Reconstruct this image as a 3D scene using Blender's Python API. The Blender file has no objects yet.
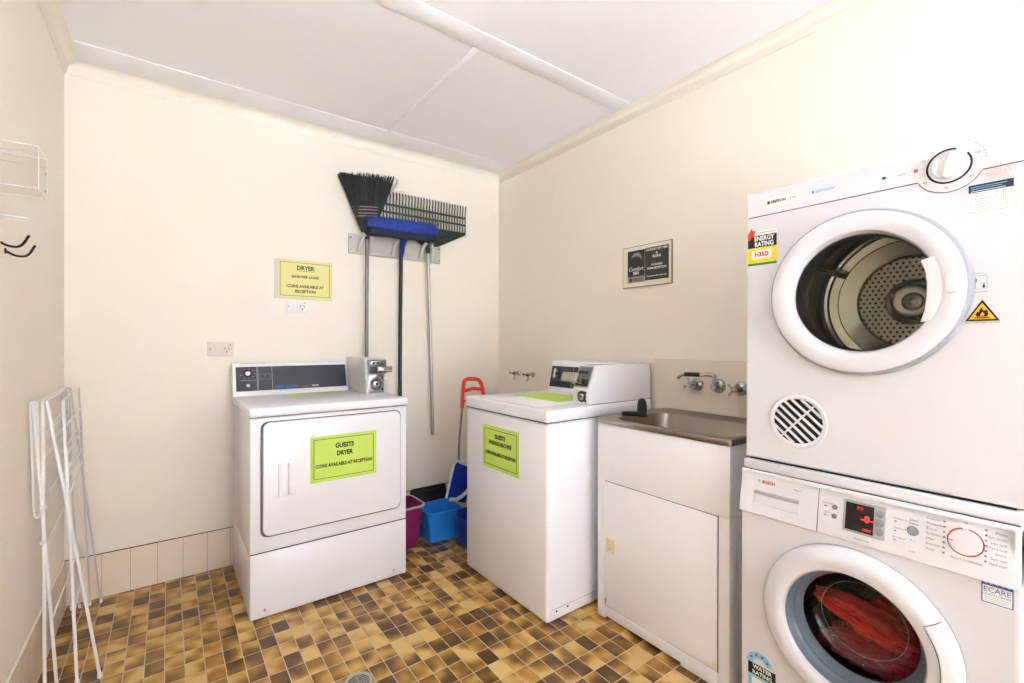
import bpy, bmesh, math, random
from mathutils import Matrix, Vector
PI = math.pi
C = bpy.context.scene.collection
R = random.Random(7)

# ------------------------------------------------------------------ room numbers
XL, XR, YB, ZC = -0.378, 2.0274, 2.8928, 2.47
YF = -3.6
CAMZ = 1.2

# ------------------------------------------------------------------ materials
def lin(c):
    def f(v):
        v /= 255.0
        return v / 12.92 if v <= 0.04045 else ((v + 0.055) / 1.055) ** 2.4
    return tuple(f(v) for v in c) + (1.0,)

def nodes(name):
    m = bpy.data.materials.new(name)
    m.use_nodes = True
    nt = m.node_tree
    return m, nt, nt.nodes['Principled BSDF']

def mat(name, c, rough=0.5, metal=0.0, coat=0.0, var=0.04, scale=6.0, bump=0.0, bscale=60.0, spec=None, sheen=0):
    """paint/plastic/metal with a slight noise in tone and an optional fine bump"""
    m, nt, b = nodes(name)
    L = nt.links
    tc = nt.nodes.new('ShaderNodeTexCoord')
    n = nt.nodes.new('ShaderNodeTexNoise'); n.inputs['Scale'].default_value = scale; n.inputs['Detail'].default_value = 4
    L.new(tc.outputs['Object'], n.inputs['Vector'])
    r = nt.nodes.new('ShaderNodeValToRGB')
    base = lin(c)
    r.color_ramp.elements[0].position = 0.3; r.color_ramp.elements[1].position = 0.7
    r.color_ramp.elements[0].color = tuple(v * (1 - var) for v in base[:3]) + (1,)
    r.color_ramp.elements[1].color = tuple(min(1, v * (1 + var)) for v in base[:3]) + (1,)
    L.new(n.outputs['Fac'], r.inputs['Fac']); L.new(r.outputs['Color'], b.inputs['Base Color'])
    b.inputs['Roughness'].default_value = rough; b.inputs['Metallic'].default_value = metal
    b.inputs['Coat Weight'].default_value = coat
    if spec is not None: b.inputs['Specular IOR Level'].default_value = spec
    if sheen: b.inputs['Sheen Weight'].default_value = sheen
    if bump:
        n2 = nt.nodes.new('ShaderNodeTexNoise'); n2.inputs['Scale'].default_value = bscale; n2.inputs['Detail'].default_value = 6
        L.new(tc.outputs['Object'], n2.inputs['Vector'])
        bp = nt.nodes.new('ShaderNodeBump'); bp.inputs['Strength'].default_value = bump; bp.inputs['Distance'].default_value = 0.004
        L.new(n2.outputs['Fac'], bp.inputs['Height']); L.new(bp.outputs['Normal'], b.inputs['Normal'])
    return m

def glass(name, tint=(1, 1, 1), refl=0.06, const=None):
    m, nt, b = nodes(name)
    nt.nodes.remove(b)
    t = nt.nodes.new('ShaderNodeBsdfTransparent'); t.inputs['Color'].default_value = tint + (1,)
    g = nt.nodes.new('ShaderNodeBsdfGlossy'); g.inputs['Roughness'].default_value = 0.02
    f = nt.nodes.new('ShaderNodeFresnel'); f.inputs['IOR'].default_value = 1.0 + refl * 8
    x = nt.nodes.new('ShaderNodeMixShader')
    o = nt.nodes['Material Output']
    if const is None: nt.links.new(f.outputs[0], x.inputs[0])
    else: x.inputs[0].default_value = const
    nt.links.new(t.outputs[0], x.inputs[1]); nt.links.new(g.outputs[0], x.inputs[2])
    nt.links.new(x.outputs[0], o.inputs['Surface'])
    return m

def emit(name, c, s):
    m, nt, b = nodes(name)
    b.inputs['Base Color'].default_value = lin(c)
    b.inputs['Emission Color'].default_value = lin(c); b.inputs['Emission Strength'].default_value = s
    return m

def math_node(nt, op, a, b=None, c=None):
    n = nt.nodes.new('ShaderNodeMath'); n.operation = op
    for i, v in enumerate((a, b, c)):
        if v is None: continue
        if isinstance(v, (int, float)): n.inputs[i].default_value = v
        else: nt.links.new(v, n.inputs[i])
    return n.outputs[0]

def floor_mat():
    """small glazed stoneware tiles, each a mottled blend of straw, ochre and brown, with pale grout"""
    m, nt, b = nodes('glazed_floor_tile'); L = nt.links
    tc = nt.nodes.new('ShaderNodeTexCoord'); s = nt.nodes.new('ShaderNodeSeparateXYZ')
    L.new(tc.outputs['Object'], s.inputs[0])
    gx = math_node(nt, 'DIVIDE', math_node(nt, 'ADD', s.outputs[0], 0.0085 + 6.0), 0.0600)
    gy = math_node(nt, 'DIVIDE', math_node(nt, 'ADD', s.outputs[1], 10 * 0.0846 - 0.0715 + 0.0846*10), 0.0846)
    ix, iy = math_node(nt, 'FLOOR', gx), math_node(nt, 'FLOOR', gy)
    fx, fy = math_node(nt, 'FRACT', gx), math_node(nt, 'FRACT', gy)
    cb = nt.nodes.new('ShaderNodeCombineXYZ'); L.new(ix, cb.inputs[0]); L.new(iy, cb.inputs[1])
    wn = nt.nodes.new('ShaderNodeTexWhiteNoise'); wn.noise_dimensions = '2D'; L.new(cb.outputs[0], wn.inputs['Vector'])
    # glaze clouds: noise with its own offset in every tile
    off = nt.nodes.new('ShaderNodeVectorMath'); off.operation = 'SCALE'; off.inputs['Scale'].default_value = 40
    L.new(wn.outputs['Color'], off.inputs[0])
    pv = nt.nodes.new('ShaderNodeVectorMath'); pv.operation = 'ADD'; L.new(tc.outputs['Object'], pv.inputs[0]); L.new(off.outputs[0], pv.inputs[1])
    nz = nt.nodes.new('ShaderNodeTexNoise'); nz.inputs['Scale'].default_value = 9; nz.inputs['Detail'].default_value = 1.0; nz.inputs['Roughness'].default_value = 0.45
    L.new(pv.outputs[0], nz.inputs['Vector'])
    t = math_node(nt, 'ADD', math_node(nt, 'MULTIPLY', math_node(nt, 'SUBTRACT', nz.outputs['Fac'], 0.5), 2.7),
                  math_node(nt, 'ADD', math_node(nt, 'MULTIPLY', math_node(nt, 'SUBTRACT', wn.outputs['Value'], 0.5), 0.55), 0.49))
    ramp = nt.nodes.new('ShaderNodeValToRGB'); e = ramp.color_ramp.elements
    e[0].position = 0.02; e[0].color = lin((88, 56, 18)); e[1].position = 1.0; e[1].color = lin((216, 182, 112))
    for p, c in ((0.25, (116, 76, 24)), (0.48, (154, 106, 34)), (0.70, (190, 144, 60))):
        x = e.new(p); x.color = lin(c)
    L.new(t, ramp.inputs['Fac'])
    # grout mask
    def edge(f, w):
        d = math_node(nt, 'MINIMUM', f, math_node(nt, 'SUBTRACT', 1.0, f))
        return math_node(nt, 'SMOOTH_MIN', math_node(nt, 'DIVIDE', d, w), 1.0, 0.3)
    g = math_node(nt, 'MINIMUM', edge(fx, 0.044), edge(fy, 0.031))
    gm = math_node(nt, 'GREATER_THAN', g, 0.62)
    mx = nt.nodes.new('ShaderNodeMix'); mx.data_type = 'RGBA'
    L.new(gm, mx.inputs[0]); mx.inputs[6].default_value = lin((212, 190, 160)); L.new(ramp.outputs['Color'], mx.inputs[7])
    L.new(mx.outputs[2], b.inputs['Base Color'])
    ro = math_node(nt, 'SUBTRACT', 0.75, math_node(nt, 'MULTIPLY', gm, 0.47)); L.new(ro, b.inputs['Roughness'])
    bp = nt.nodes.new('ShaderNodeBump'); bp.inputs['Strength'].default_value = 0.5; bp.inputs['Distance'].default_value = 0.003
    L.new(g, bp.inputs['Height']); L.new(bp.outputs['Normal'], b.inputs['Normal'])
    return m

def tile_mat(name, c, axis, pitch, offset, joint, zpitch=None, zoff=0):
    """wall tiles with narrow joints every `pitch` along one axis (and along z)"""
    m, nt, b = nodes(name); L = nt.links
    tc = nt.nodes.new('ShaderNodeTexCoord'); s = nt.nodes.new('ShaderNodeSeparateXYZ'); L.new(tc.outputs['Object'], s.inputs[0])
    def line(o, p, off, w):
        f = math_node(nt, 'FRACT', math_node(nt, 'DIVIDE', math_node(nt, 'ADD', o, off + p * 60), p))
        d = math_node(nt, 'MINIMUM', f, math_node(nt, 'SUBTRACT', 1.0, f))
        return math_node(nt, 'LESS_THAN', d, w / p)
    g = line(s.outputs[axis], pitch, -offset, 0.0011)
    if zpitch: g = math_node(nt, 'MAXIMUM', g, line(s.outputs[2], zpitch, -zoff, 0.0011))
    n = nt.nodes.new('ShaderNodeTexNoise'); n.inputs['Scale'].default_value = 9; L.new(tc.outputs['Object'], n.inputs['Vector'])
    r = nt.nodes.new('ShaderNodeValToRGB'); base = lin(c)
    r.color_ramp.elements[0].color = tuple(v * .95 for v in base[:3]) + (1,); r.color_ramp.elements[1].color = base
    L.new(n.outputs['Fac'], r.inputs['Fac'])
    mx = nt.nodes.new('ShaderNodeMix'); mx.data_type = 'RGBA'
    L.new(g, mx.inputs[0]); L.new(r.outputs['Color'], mx.inputs[6]); mx.inputs[7].default_value = lin(joint)
    L.new(mx.outputs[2], b.inputs['Base Color']); b.inputs['Roughness'].default_value = 0.25
    return m

def perf_mat(name, base, hole, pitch, rad, rough=0.3, rmax=None):
    """sheet steel with a staggered pattern of round pressed dimples around holes, in the object's x-z plane"""
    m, nt, b = nodes(name); L = nt.links
    tc = nt.nodes.new('ShaderNodeTexCoord'); s = nt.nodes.new('ShaderNodeSeparateXYZ'); L.new(tc.outputs['Object'], s.inputs[0])
    def dist(ox, oz):
        px = math_node(nt, 'SUBTRACT', math_node(nt, 'FRACT', math_node(nt, 'DIVIDE', math_node(nt, 'ADD', s.outputs[0], 5 + ox), pitch)), 0.5)
        pz = math_node(nt, 'MULTIPLY', math_node(nt, 'SUBTRACT', math_node(nt, 'FRACT', math_node(nt, 'DIVIDE', math_node(nt, 'ADD', s.outputs[2], 5 + oz), pitch * 1.732)), 0.5), 1.732)
        return math_node(nt, 'SQRT', math_node(nt, 'ADD', math_node(nt, 'MULTIPLY', px, px), math_node(nt, 'MULTIPLY', pz, pz)))
    d = math_node(nt, 'MINIMUM', dist(0, 0), dist(pitch / 2, pitch * 0.866))
    h = math_node(nt, 'LESS_THAN', d, rad)
    mx = nt.nodes.new('ShaderNodeMix'); mx.data_type = 'RGBA'
    L.new(h, mx.inputs[0]); mx.inputs[6].default_value = lin(base); mx.inputs[7].default_value = lin(hole)
    L.new(mx.outputs[2], b.inputs['Base Color'])
    L.new(math_node(nt, 'SUBTRACT', 1.0, h), b.inputs['Metallic']); b.inputs['Roughness'].default_value = rough
    bp = nt.nodes.new('ShaderNodeBump'); bp.inputs['Strength'].default_value = 0.9; bp.inputs['Distance'].default_value = 0.004
    L.new(math_node(nt, 'SMOOTH_MIN', d, 0.45, 0.2), bp.inputs['Height']); L.new(bp.outputs['Normal'], b.inputs['Normal'])
    return m

M = {}
M['wall'] = mat('cream_wall_paint', (241, 231, 217), 0.6, var=0.012, scale=2.2, bump=0.12, bscale=90)
M['ceiling'] = mat('white_ceiling_paint', (248, 246, 249), 0.7, var=0.01, scale=2)
M['strip'] = mat('ceiling_strip_paint', (248, 246, 249), 0.6, var=0.015, scale=5)
M['cornice'] = mat('cream_cornice_paint', (241, 234, 220), 0.55, var=0.012, scale=3)
M['floor'] = floor_mat()
M['skirt_x'] = tile_mat('peach_skirting_tile', (246, 226, 206), 0, 0.1037, -0.0409, (196, 168, 142))
M['skirt_y'] = tile_mat('peach_skirting_tile_side', (240, 222, 202), 1, 0.1037, 0.02, (196, 168, 142))
M['splash'] = tile_mat('cream_splash_tile', (234, 218, 198), 1, 0.155, 1.476, (222, 205, 186), 0.1205, 0.877)
M['joint'] = mat('dark_joint', (98, 78, 60), 0.8)
M['enamel'] = mat('white_enamel', (236, 234, 238), 0.25, coat=0.3, var=0.006, scale=3)
M['enamel_aged'] = mat('aged_white_enamel', (240, 238, 242), 0.28, coat=0.3, var=0.012, scale=3)
M['stack'] = mat('dimmed_stack_enamel', (226, 224, 229), 0.25, coat=0.3, var=0.006, scale=3)  # white enamel darkened to offset the stronger light on the stacked machines
M['cab'] = mat('white_cabinet_paint', (241, 238, 241), 0.4, var=0.008, scale=3)  # white lifted to make up for weaker light on the cabinet
M['stackplastic'] = mat('dimmed_stack_plastic', (228, 226, 230), 0.35, var=0.005)  # plastic darkened likewise against the strong light on the stack
M['plastic'] = mat('white_plastic', (234, 231, 233), 0.35, var=0.005)
M['gap'] = mat('dark_gap', (38, 36, 36), 0.8)
M['seam'] = mat('grey_seam', (104, 100, 104), 0.7)
M['softseam'] = mat('pale_grey_seam', (176, 174, 178), 0.6)
M['black'] = mat('black_plastic', (22, 22, 24), 0.35)
M['blackgloss'] = mat('slate_black_panel', (50, 54, 66), 0.4)
M['ink'] = mat('black_ink', (24, 24, 22), 0.7)
M['greyink'] = mat('grey_ink', (130, 128, 132), 0.7)
M['blueink'] = mat('blue_ink', (58, 110, 178), 0.6)
M['cyanink'] = mat('pale_blue_ink', (120, 178, 205), 0.6)
M['redink'] = mat('red_ink', (196, 30, 44), 0.6)
M['pinkink'] = mat('faded_red_ink', (226, 150, 140), 0.6)
M['whiteink'] = mat('white_ink', (238, 238, 236), 0.6)
M['navy'] = mat('navy_print', (28, 40, 78), 0.5)
M['paperwhite'] = mat('white_sticker_paper', (236, 234, 232), 0.55)
M['lime'] = mat('lime_paper', (198, 224, 96), 0.6, var=0.02)
M['limepale'] = mat('laminated_lime_paper', (218, 228, 166), 0.25, var=0.02)
M['yellowpaper'] = mat('pale_yellow_paper', (226, 218, 142), 0.5, var=0.02)
M['laminate'] = mat('clear_laminate_edge', (212, 204, 196), 0.3)
M['yellow'] = mat('yellow_print', (246, 216, 30), 0.5)
M['amber'] = mat('amber_print', (240, 176, 20), 0.5)
M['green'] = mat('green_print', (46, 130, 62), 0.5)
M['orange'] = mat('orange_red_print', (216, 76, 40), 0.5)
M['skyblue'] = mat('light_blue_print', (150, 200, 226), 0.5)
M['greyblue'] = mat('grey_blue_rim', (158, 163, 172), 0.35)
M['gasket'] = mat('grey_rubber_gasket', (112, 122, 134), 0.45)
M['darkgasket'] = mat('dark_gasket', (58, 54, 60), 0.35)
M['chrome'] = mat('chrome', (176, 174, 172), 0.10, metal=1.0, var=0.05)
M['steel'] = mat('brushed_steel', (176, 170, 162), 0.3, metal=1.0, var=0.06, scale=20)
M['sink'] = mat('stainless_sink', (158, 148, 138), 0.3, metal=1.0, var=0.06, scale=12)
M['drum'] = mat('drum_steel', (156, 152, 138), 0.2, metal=1.0, var=0.03, scale=8)
M['perf'] = perf_mat('perforated_steel', (168, 164, 148), (40, 38, 32), 0.0165, 0.23)
M['darkperf'] = perf_mat('dark_perforated_steel', (72, 72, 72), (8, 8, 8), 0.018, 0.25)
M['coinface'] = mat('grey_coin_box_paint', (206, 202, 198), 0.35, var=0.02)
M['glass'] = glass('clear_door_glass', (0.93, 0.95, 0.93), 0.05)
M['washglass'] = glass('washer_bowl_glass', (0.95, 0.96, 0.96), 0.06, const=0.05)
M['acrylic'] = glass('clear_acrylic', (0.985, 0.98, 0.975), 0.05, const=0.04)
M['redcloth'] = mat('red_cotton', (196, 18, 28), 0.85, var=0.14, scale=14, bump=0.5, bscale=120, sheen=0.2)
M['darkredcloth'] = mat('dark_red_cotton', (140, 14, 28), 0.85, var=0.14, scale=14, bump=0.5, bscale=120, sheen=0.2)
M['rackgrey'] = mat('grey_rack_plastic', (196, 188, 182), 0.4, var=0.05, scale=9)
M['hookgrey'] = mat('pale_grey_rubber', (206, 202, 194), 0.6)
M['straw'] = mat('black_broom_fibre', (40, 44, 40), 0.7, var=0.3, scale=30)
M['stitch'] = mat('mauve_stitching', (190, 150, 162), 0.7)
M['pole'] = mat('grey_painted_pole', (140, 134, 128), 0.35, metal=0.3)
M['polesteel'] = mat('galvanised_pole', (186, 182, 176), 0.3, metal=0.8)
M['poleblack'] = mat('black_pole', (24, 24, 26), 0.3)
M['bluebr'] = mat('blue_bristle', (26, 56, 150), 0.6, var=0.4, scale=50, bump=0.6, bscale=200)
M['darkbr'] = mat('dark_bristle', (26, 30, 56), 0.7, var=0.2, scale=60)
M['bluehead'] = mat('blue_brush_head', (26, 48, 120), 0.4)
M['rakegreen'] = mat('dark_green_rake_plastic', (30, 52, 38), 0.45)
M['magenta'] = mat('magenta_plastic', (138, 32, 88), 0.4, var=0.06)
M['magrim'] = mat('pale_rim_plastic', (196, 178, 182), 0.4)
M['tubblue'] = mat('bright_blue_plastic', (40, 134, 232), 0.35, var=0.04)
M['royal'] = mat('royal_blue_plastic', (22, 52, 168), 0.35, var=0.06)
M['deepblue'] = mat('deep_blue_plastic', (24, 66, 168), 0.35, var=0.06)
M['blackgreen'] = mat('black_green_plastic', (18, 26, 24), 0.35)
M['redgrip'] = mat('red_grip_plastic', (222, 58, 40), 0.35)
M['polegreen'] = mat('green_pole', (48, 150, 70), 0.35)
M['airer'] = mat('white_coated_wire', (236, 232, 230), 0.35)
M['greywire'] = mat('grey_coated_wire', (206, 202, 198), 0.35)  # greyer wire for the far frame
M['bronze'] = mat('dark_bronze_hook', (52, 38, 34), 0.35, metal=0.4)
M['outlet'] = mat('outlet_white', (236, 231, 230), 0.35)
M['outletcream'] = mat('outlet_cream', (226, 212, 200), 0.35)
M['plaqueboard'] = mat('cream_plaque_board', (226, 218, 196), 0.5, var=0.03)
M['plaqueedge'] = mat('brown_plaque_edge', (142, 120, 92), 0.5)
M['plaqueblack'] = mat('plaque_black', (34, 32, 32), 0.3)
M['plaqueolive'] = mat('plaque_dark_olive', (48, 48, 34), 0.3)
M['plaquegrey'] = mat('plaque_grey', (140, 136, 128), 0.4)
M['latch'] = mat('cream_latch_plastic', (232, 214, 160), 0.4)
M['display'] = mat('dark_display', (20, 16, 18), 0.1)
M['led'] = emit('red_led', (255, 40, 40), 2.5)
M['ledim'] = emit('dim_red_led', (200, 30, 50), 0.8)
M['silver'] = mat('silver_plastic', (176, 176, 178), 0.35)
M['button'] = mat('grey_button', (142, 142, 146), 0.4)
M['lamp'] = emit('lamp_diffuser', (228, 240, 255), 32.0)
M['lampbase'] = mat('lamp_base', (235, 235, 235), 0.5)
M['concrete'] = mat('bounce_concrete', (222, 222, 222), 0.8, var=0.06)

# ------------------------------------------------------------------ mesh builder
FRONT = Matrix(((1, 0, 0, 0), (0, 0, -1, 0), (0, 1, 0, 0), (0, 0, 0, 1)))   # local z -> -y (out of a front face)
def T(x, y, z): return Matrix.Translation((x, y, z))
def RX(a): return Matrix.Rotation(math.radians(a), 4, 'X')
def RY(a): return Matrix.Rotation(math.radians(a), 4, 'Y')
def RZ(a): return Matrix.Rotation(math.radians(a), 4, 'Z')

def fillet(pts, r, n=5, closed=False):
    """round the corners of a polyline"""
    pts = [Vector(p) for p in pts]; out = []
    N = len(pts)
    for i, p in enumerate(pts):
        if not closed and i in (0, N - 1): out.append(p); continue
        a, b = pts[i - 1], pts[(i + 1) % N]
        da, db = (a - p), (b - p)
        ra = min(r, da.length * .48); rb = min(r, db.length * .48)
        s, e = p + da.normalized() * ra, p + db.normalized() * rb
        for k in range(n + 1):
            t = k / n
            out.append(s * (1 - t) ** 2 + p * 2 * t * (1 - t) + e * t * t)
    return out

def rrect(x0, x1, z0, z1, r, n=5):
    """outline of a rounded rectangle (2-D, counter-clockwise)"""
    out = []
    for cx, cz, a0 in ((x1 - r, z0 + r, -90), (x1 - r, z1 - r, 0), (x0 + r, z1 - r, 90), (x0 + r, z0 + r, 180)):
        for k in range(n + 1):
            a = math.radians(a0 + 90 * k / n)
            out.append((cx + r * math.cos(a), cz + r * math.sin(a)))
    return out

class MB:
    def __init__(s, X=None):
        s.bm = bmesh.new(); s.mats = []; s.X = X or Matrix.Identity(4)
    def mi(s, m):
        if m not in s.mats: s.mats.append(m)
        return s.mats.index(m)
    def put(s, t, m, X=None):
        i = s.mi(m)
        for f in t.faces: f.material_index = i
        bmesh.ops.transform(t, matrix=s.X @ (X or Matrix.Identity(4)), verts=t.verts)
        me = bpy.data.meshes.new('tmp'); t.to_mesh(me); t.free()
        s.bm.from_mesh(me); bpy.data.meshes.remove(me)
        return s
    def box(s, lo, hi, m, bev=0, seg=2, X=None):
        t = bmesh.new(); bmesh.ops.create_cube(t, size=1)
        for v in t.verts:
            v.co = Vector([lo[k] + (v.co[k] + .5) * (hi[k] - lo[k]) for k in range(3)])
        if bev: bmesh.ops.bevel(t, geom=list(t.edges), offset=bev, segments=seg, profile=0.5, affect='EDGES')
        return s.put(t, m, X)
    def prism(s, pts, d0, d1, m, X=FRONT, bev=0, seg=2):
        """outline in the x-z plane of the front, extruded outward from d0 to d1 (d1 is nearer the viewer)"""
        t = bmesh.new()
        a = [t.verts.new((p[0], p[1], d0)) for p in pts]; b = [t.verts.new((p[0], p[1], d1)) for p in pts]
        n = len(pts)
        t.faces.new(list(reversed(a))); top = t.faces.new(b)
        for i in range(n): t.faces.new((a[i], a[(i + 1) % n], b[(i + 1) % n], b[i]))
        bmesh.ops.recalc_face_normals(t, faces=t.faces)
        if bev: bmesh.ops.bevel(t, geom=list(top.edges), offset=bev, segments=seg, profile=0.5, affect='EDGES')
        return s.put(t, m, X)
    def lathe(s, prof, m, X=None, seg=48, a0=0, a1=360, cap=False):
        """profile of (radius, height) spun about local z"""
        t = bmesh.new(); full = abs(a1 - a0) >= 359.9
        n = seg if full else seg + 1
        rings = []
        for r, h in prof:
            if r < 1e-6: rings.append([t.verts.new((0, 0, h))] * n); continue
            rings.append([t.verts.new((r * math.cos(math.radians(a0 + (a1 - a0) * k / seg)), r * math.sin(math.radians(a0 + (a1 - a0) * k / seg)), h)) for k in range(n)])
        for p, q in zip(rings, rings[1:]):
            for k in range(seg):
                k2 = (k + 1) % n
                vs = []
                for v in (p[k], p[k2], q[k2], q[k]):
                    if v not in vs: vs.append(v)
                if len(vs) > 2: t.faces.new(vs)
        if cap and not full:
            t.faces.new([r[0] for r in rings]); t.faces.new([r[-1] for r in reversed(rings)])
        bmesh.ops.recalc_face_normals(t, faces=t.faces)
        return s.put(t, m, X)
    def cyl(s, p0, p1, r, m, seg=16, r1=None, bev=0):
        p0, p1 = Vector(p0), Vector(p1); d = p1 - p0; h = d.length
        X = Matrix.Translation(p0) @ d.to_track_quat('Z', 'Y').to_matrix().to_4x4()
        r1 = r if r1 is None else r1
        prof = [(0, 0), (r - bev, 0), (r, bev), (r1, h - bev), (r1 - bev, h), (0, h)] if bev else [(0, 0), (r, 0), (r1, h), (0, h)]
        return s.lathe(prof, m, X, seg)
    def tube(s, pts, r, m, seg=8, closed=False):
        pts = [Vector(p) for p in pts]; t = bmesh.new(); n = len(pts)
        rs = r if isinstance(r, (list, tuple)) else [r] * n
        tan = []
        for i in range(n):
            a = pts[i - 1] if (i or closed) else pts[0]; b = pts[(i + 1) % n] if (i < n - 1 or closed) else pts[-1]
            tan.append((b - a).normalized())
        u = tan[0].orthogonal().normalized(); rings = []
        for i in range(n):
            u = (u - tan[i] * u.dot(tan[i])); u = u.normalized() if u.length > 1e-6 else tan[i].orthogonal().normalized()
            w = tan[i].cross(u)
            rings.append([t.verts.new(pts[i] + (u * math.cos(2 * PI * k / seg) + w * math.sin(2 * PI * k / seg)) * rs[i]) for k in range(seg)])
        for i in range(n if closed else n - 1):
            p, q = rings[i], rings[(i + 1) % n]
            for k in range(seg): t.faces.new((p[k], p[(k + 1) % seg], q[(k + 1) % seg], q[k]))
        if not closed:
            t.faces.new(list(reversed(rings[0]))); t.faces.new(rings[-1])
        bmesh.ops.recalc_face_normals(t, faces=t.faces)
        return s.put(t, m)
    def text(s, txt, size, x, z, m, y=-0.0006, align='CENTER', width=None, bold=0.0, X=None, rot=0, shear=0):
        cu = bpy.data.curves.new('t', 'FONT'); cu.body = txt; cu.size = size; cu.align_x = align; cu.align_y = 'CENTER'
        cu.offset = bold * size; cu.extrude = 0.0001; cu.resolution_u = 2; cu.shear = shear
        o = bpy.data.objects.new('t', cu); C.objects.link(o)
        bpy.context.view_layer.update()
        me = bpy.data.meshes.new_from_object(o.evaluated_get(bpy.context.evaluated_depsgraph_get()))
        bpy.data.objects.remove(o); bpy.data.curves.remove(cu)
        t = bmesh.new(); t.from_mesh(me); bpy.data.meshes.remove(me)
        if width and t.verts:
            w = max(v.co.x for v in t.verts) - min(v.co.x for v in t.verts)
            for v in t.verts: v.co.x *= width / w
        return s.put(t, m, (X or Matrix.Identity(4)) @ T(x, y, z) @ FRONT @ RZ(rot))
    def plate_hole(s, x0, x1, z0, z1, cx, cz, r, m, y=0, N=72):
        """front plate with a round opening"""
        t = bmesh.new()
        ang = [2 * PI * k / N for k in range(N)] + [math.atan2(z - cz, x - cx) % (2 * PI) for x in (x0, x1) for z in (z0, z1)]
        ang = sorted(set(round(a, 6) for a in ang))
        inn, out = [], []
        for a in ang:
            c, q = math.cos(a), math.sin(a)
            k = min(((x1 - cx) / c if c > 1e-9 else (x0 - cx) / c if c < -1e-9 else 1e9), ((z1 - cz) / q if q > 1e-9 else (z0 - cz) / q if q < -1e-9 else 1e9))
            inn.append(t.verts.new((cx + r * c, y, cz + r * q))); out.append(t.verts.new((cx + k * c, y, cz + k * q)))
        n = len(ang)
        for i in range(n): t.faces.new((inn[i], out[i], out[(i + 1) % n], inn[(i + 1) % n]))
        bmesh.ops.recalc_face_normals(t, faces=t.faces)
        if t.faces[0].normal.y > 0: bmesh.ops.reverse_faces(t, faces=t.faces)
        return s.put(t, m)
    def plate_rect(s, o, i, m, y=0):
        """front plate o=(x0,x1,z0,z1) with a rectangular opening i"""
        t = bmesh.new()
        O = [t.verts.new(p) for p in ((o[0], y, o[2]), (o[1], y, o[2]), (o[1], y, o[3]), (o[0], y, o[3]))]
        I = [t.verts.new(p) for p in ((i[0], y, i[2]), (i[1], y, i[2]), (i[1], y, i[3]), (i[0], y, i[3]))]
        for k in range(4): t.faces.new((O[k], O[(k + 1) % 4], I[(k + 1) % 4], I[k]))
        return s.put(t, m)
    def quad(s, pts, m):
        t = bmesh.new(); t.faces.new([t.verts.new(p) for p in pts]); return s.put(t, m)
    def shell(s, x0, x1, y0, y1, z0, z1, m, c=0.008):
        """cabinet sides, top, bottom and back with a chamfered front edge; the front at y0-c is left open"""
        t = bmesh.new()
        def ring(a, b, e, f, y): return [t.verts.new(p) for p in ((a, y, e), (b, y, e), (b, y, f), (a, y, f))]
        A = ring(x0 + c, x1 - c, z0 + c, z1 - c, y0); A2 = ring(x0 + c * .3, x1 - c * .3, z0 + c * .3, z1 - c * .3, y0 + c * .3); B = ring(x0, x1, z0, z1, y0 + c); D = ring(x0, x1, z0, z1, y1)
        for p, q in ((A, A2), (A2, B), (B, D)):
            for k in range(4): t.faces.new((p[k], q[k], q[(k + 1) % 4], p[(k + 1) % 4]))
        t.faces.new(D)
        bmesh.ops.recalc_face_normals(t, faces=t.faces)
        # outward check on one side
        f = min(t.faces, key=lambda f: f.calc_center_median().x)
        if f.normal.x > 0: bmesh.ops.reverse_faces(t, faces=t.faces)
        return s.put(t, m)
    def build(s, name, parent=None, smooth=38, loc=None, rotz=0, label=None, cat=None, group=None, kind=None):
        me = bpy.data.meshes.new(name); s.bm.to_mesh(me); s.bm.free()
        for m in s.mats: me.materials.append(m)
        me.shade_smooth(); me.set_sharp_from_angle(angle=math.radians(smooth))
        o = bpy.data.objects.new(name, me); C.objects.link(o)
        if parent: o.parent = parent
        if loc: o.location = loc
        if rotz: o.rotation_euler = (0, 0, math.radians(rotz))
        return tag(o, label, cat, group, kind)

def tag(o, label=None, cat=None, group=None, kind=None):
    if label: o['label'] = label
    if cat: o['category'] = cat
    if group: o['group'] = group
    if kind: o['kind'] = kind
    return o
def thing(name, label, cat, loc=(0, 0, 0), rotz=0, group=None):
    o = bpy.data.objects.new(name, None); C.objects.link(o); o.empty_display_size = 0.05
    o.location = loc; o.rotation_euler = (0, 0, math.radians(rotz))
    return tag(o, label, cat, group)
def dup(root, loc, label=None, rotz=None):
    r = root.copy(); C.objects.link(r); r.location = loc
    if rotz is not None: r.rotation_euler = (0, 0, math.radians(rotz))
    if label: r['label'] = label
    for ch in list(root.children):
        c = ch.copy(); C.objects.link(c); c.parent = r
        for g in ch.children:
            d = g.copy(); C.objects.link(d); d.parent = c
    return r

# ------------------------------------------------------------------ the room
S = dict(kind='structure')
b = MB(); b.box((XL - .1, YF - .1, -.1), (XR + .1, YB + .1, 0), M['floor']); b.build('floor', **S)
b = MB(); b.box((XL - .1, YF - .1, ZC), (XR + .1, YB + .1, ZC + .1), M['ceiling']); b.build('ceiling', **S)
b = MB(); b.box((XL - .1, YF - .1, 0), (XL, YB + .1, ZC), M['wall']); b.build('wall_left', **S)
b = MB(); b.box((XR, YF - .1, 0), (XR + .1, YB + .1, ZC), M['wall']); b.build('wall_right', **S)
b = MB(); b.box((XL, YB, 0), (XR, YB + .1, ZC), M['wall']); b.build('wall_back', **S)
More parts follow.
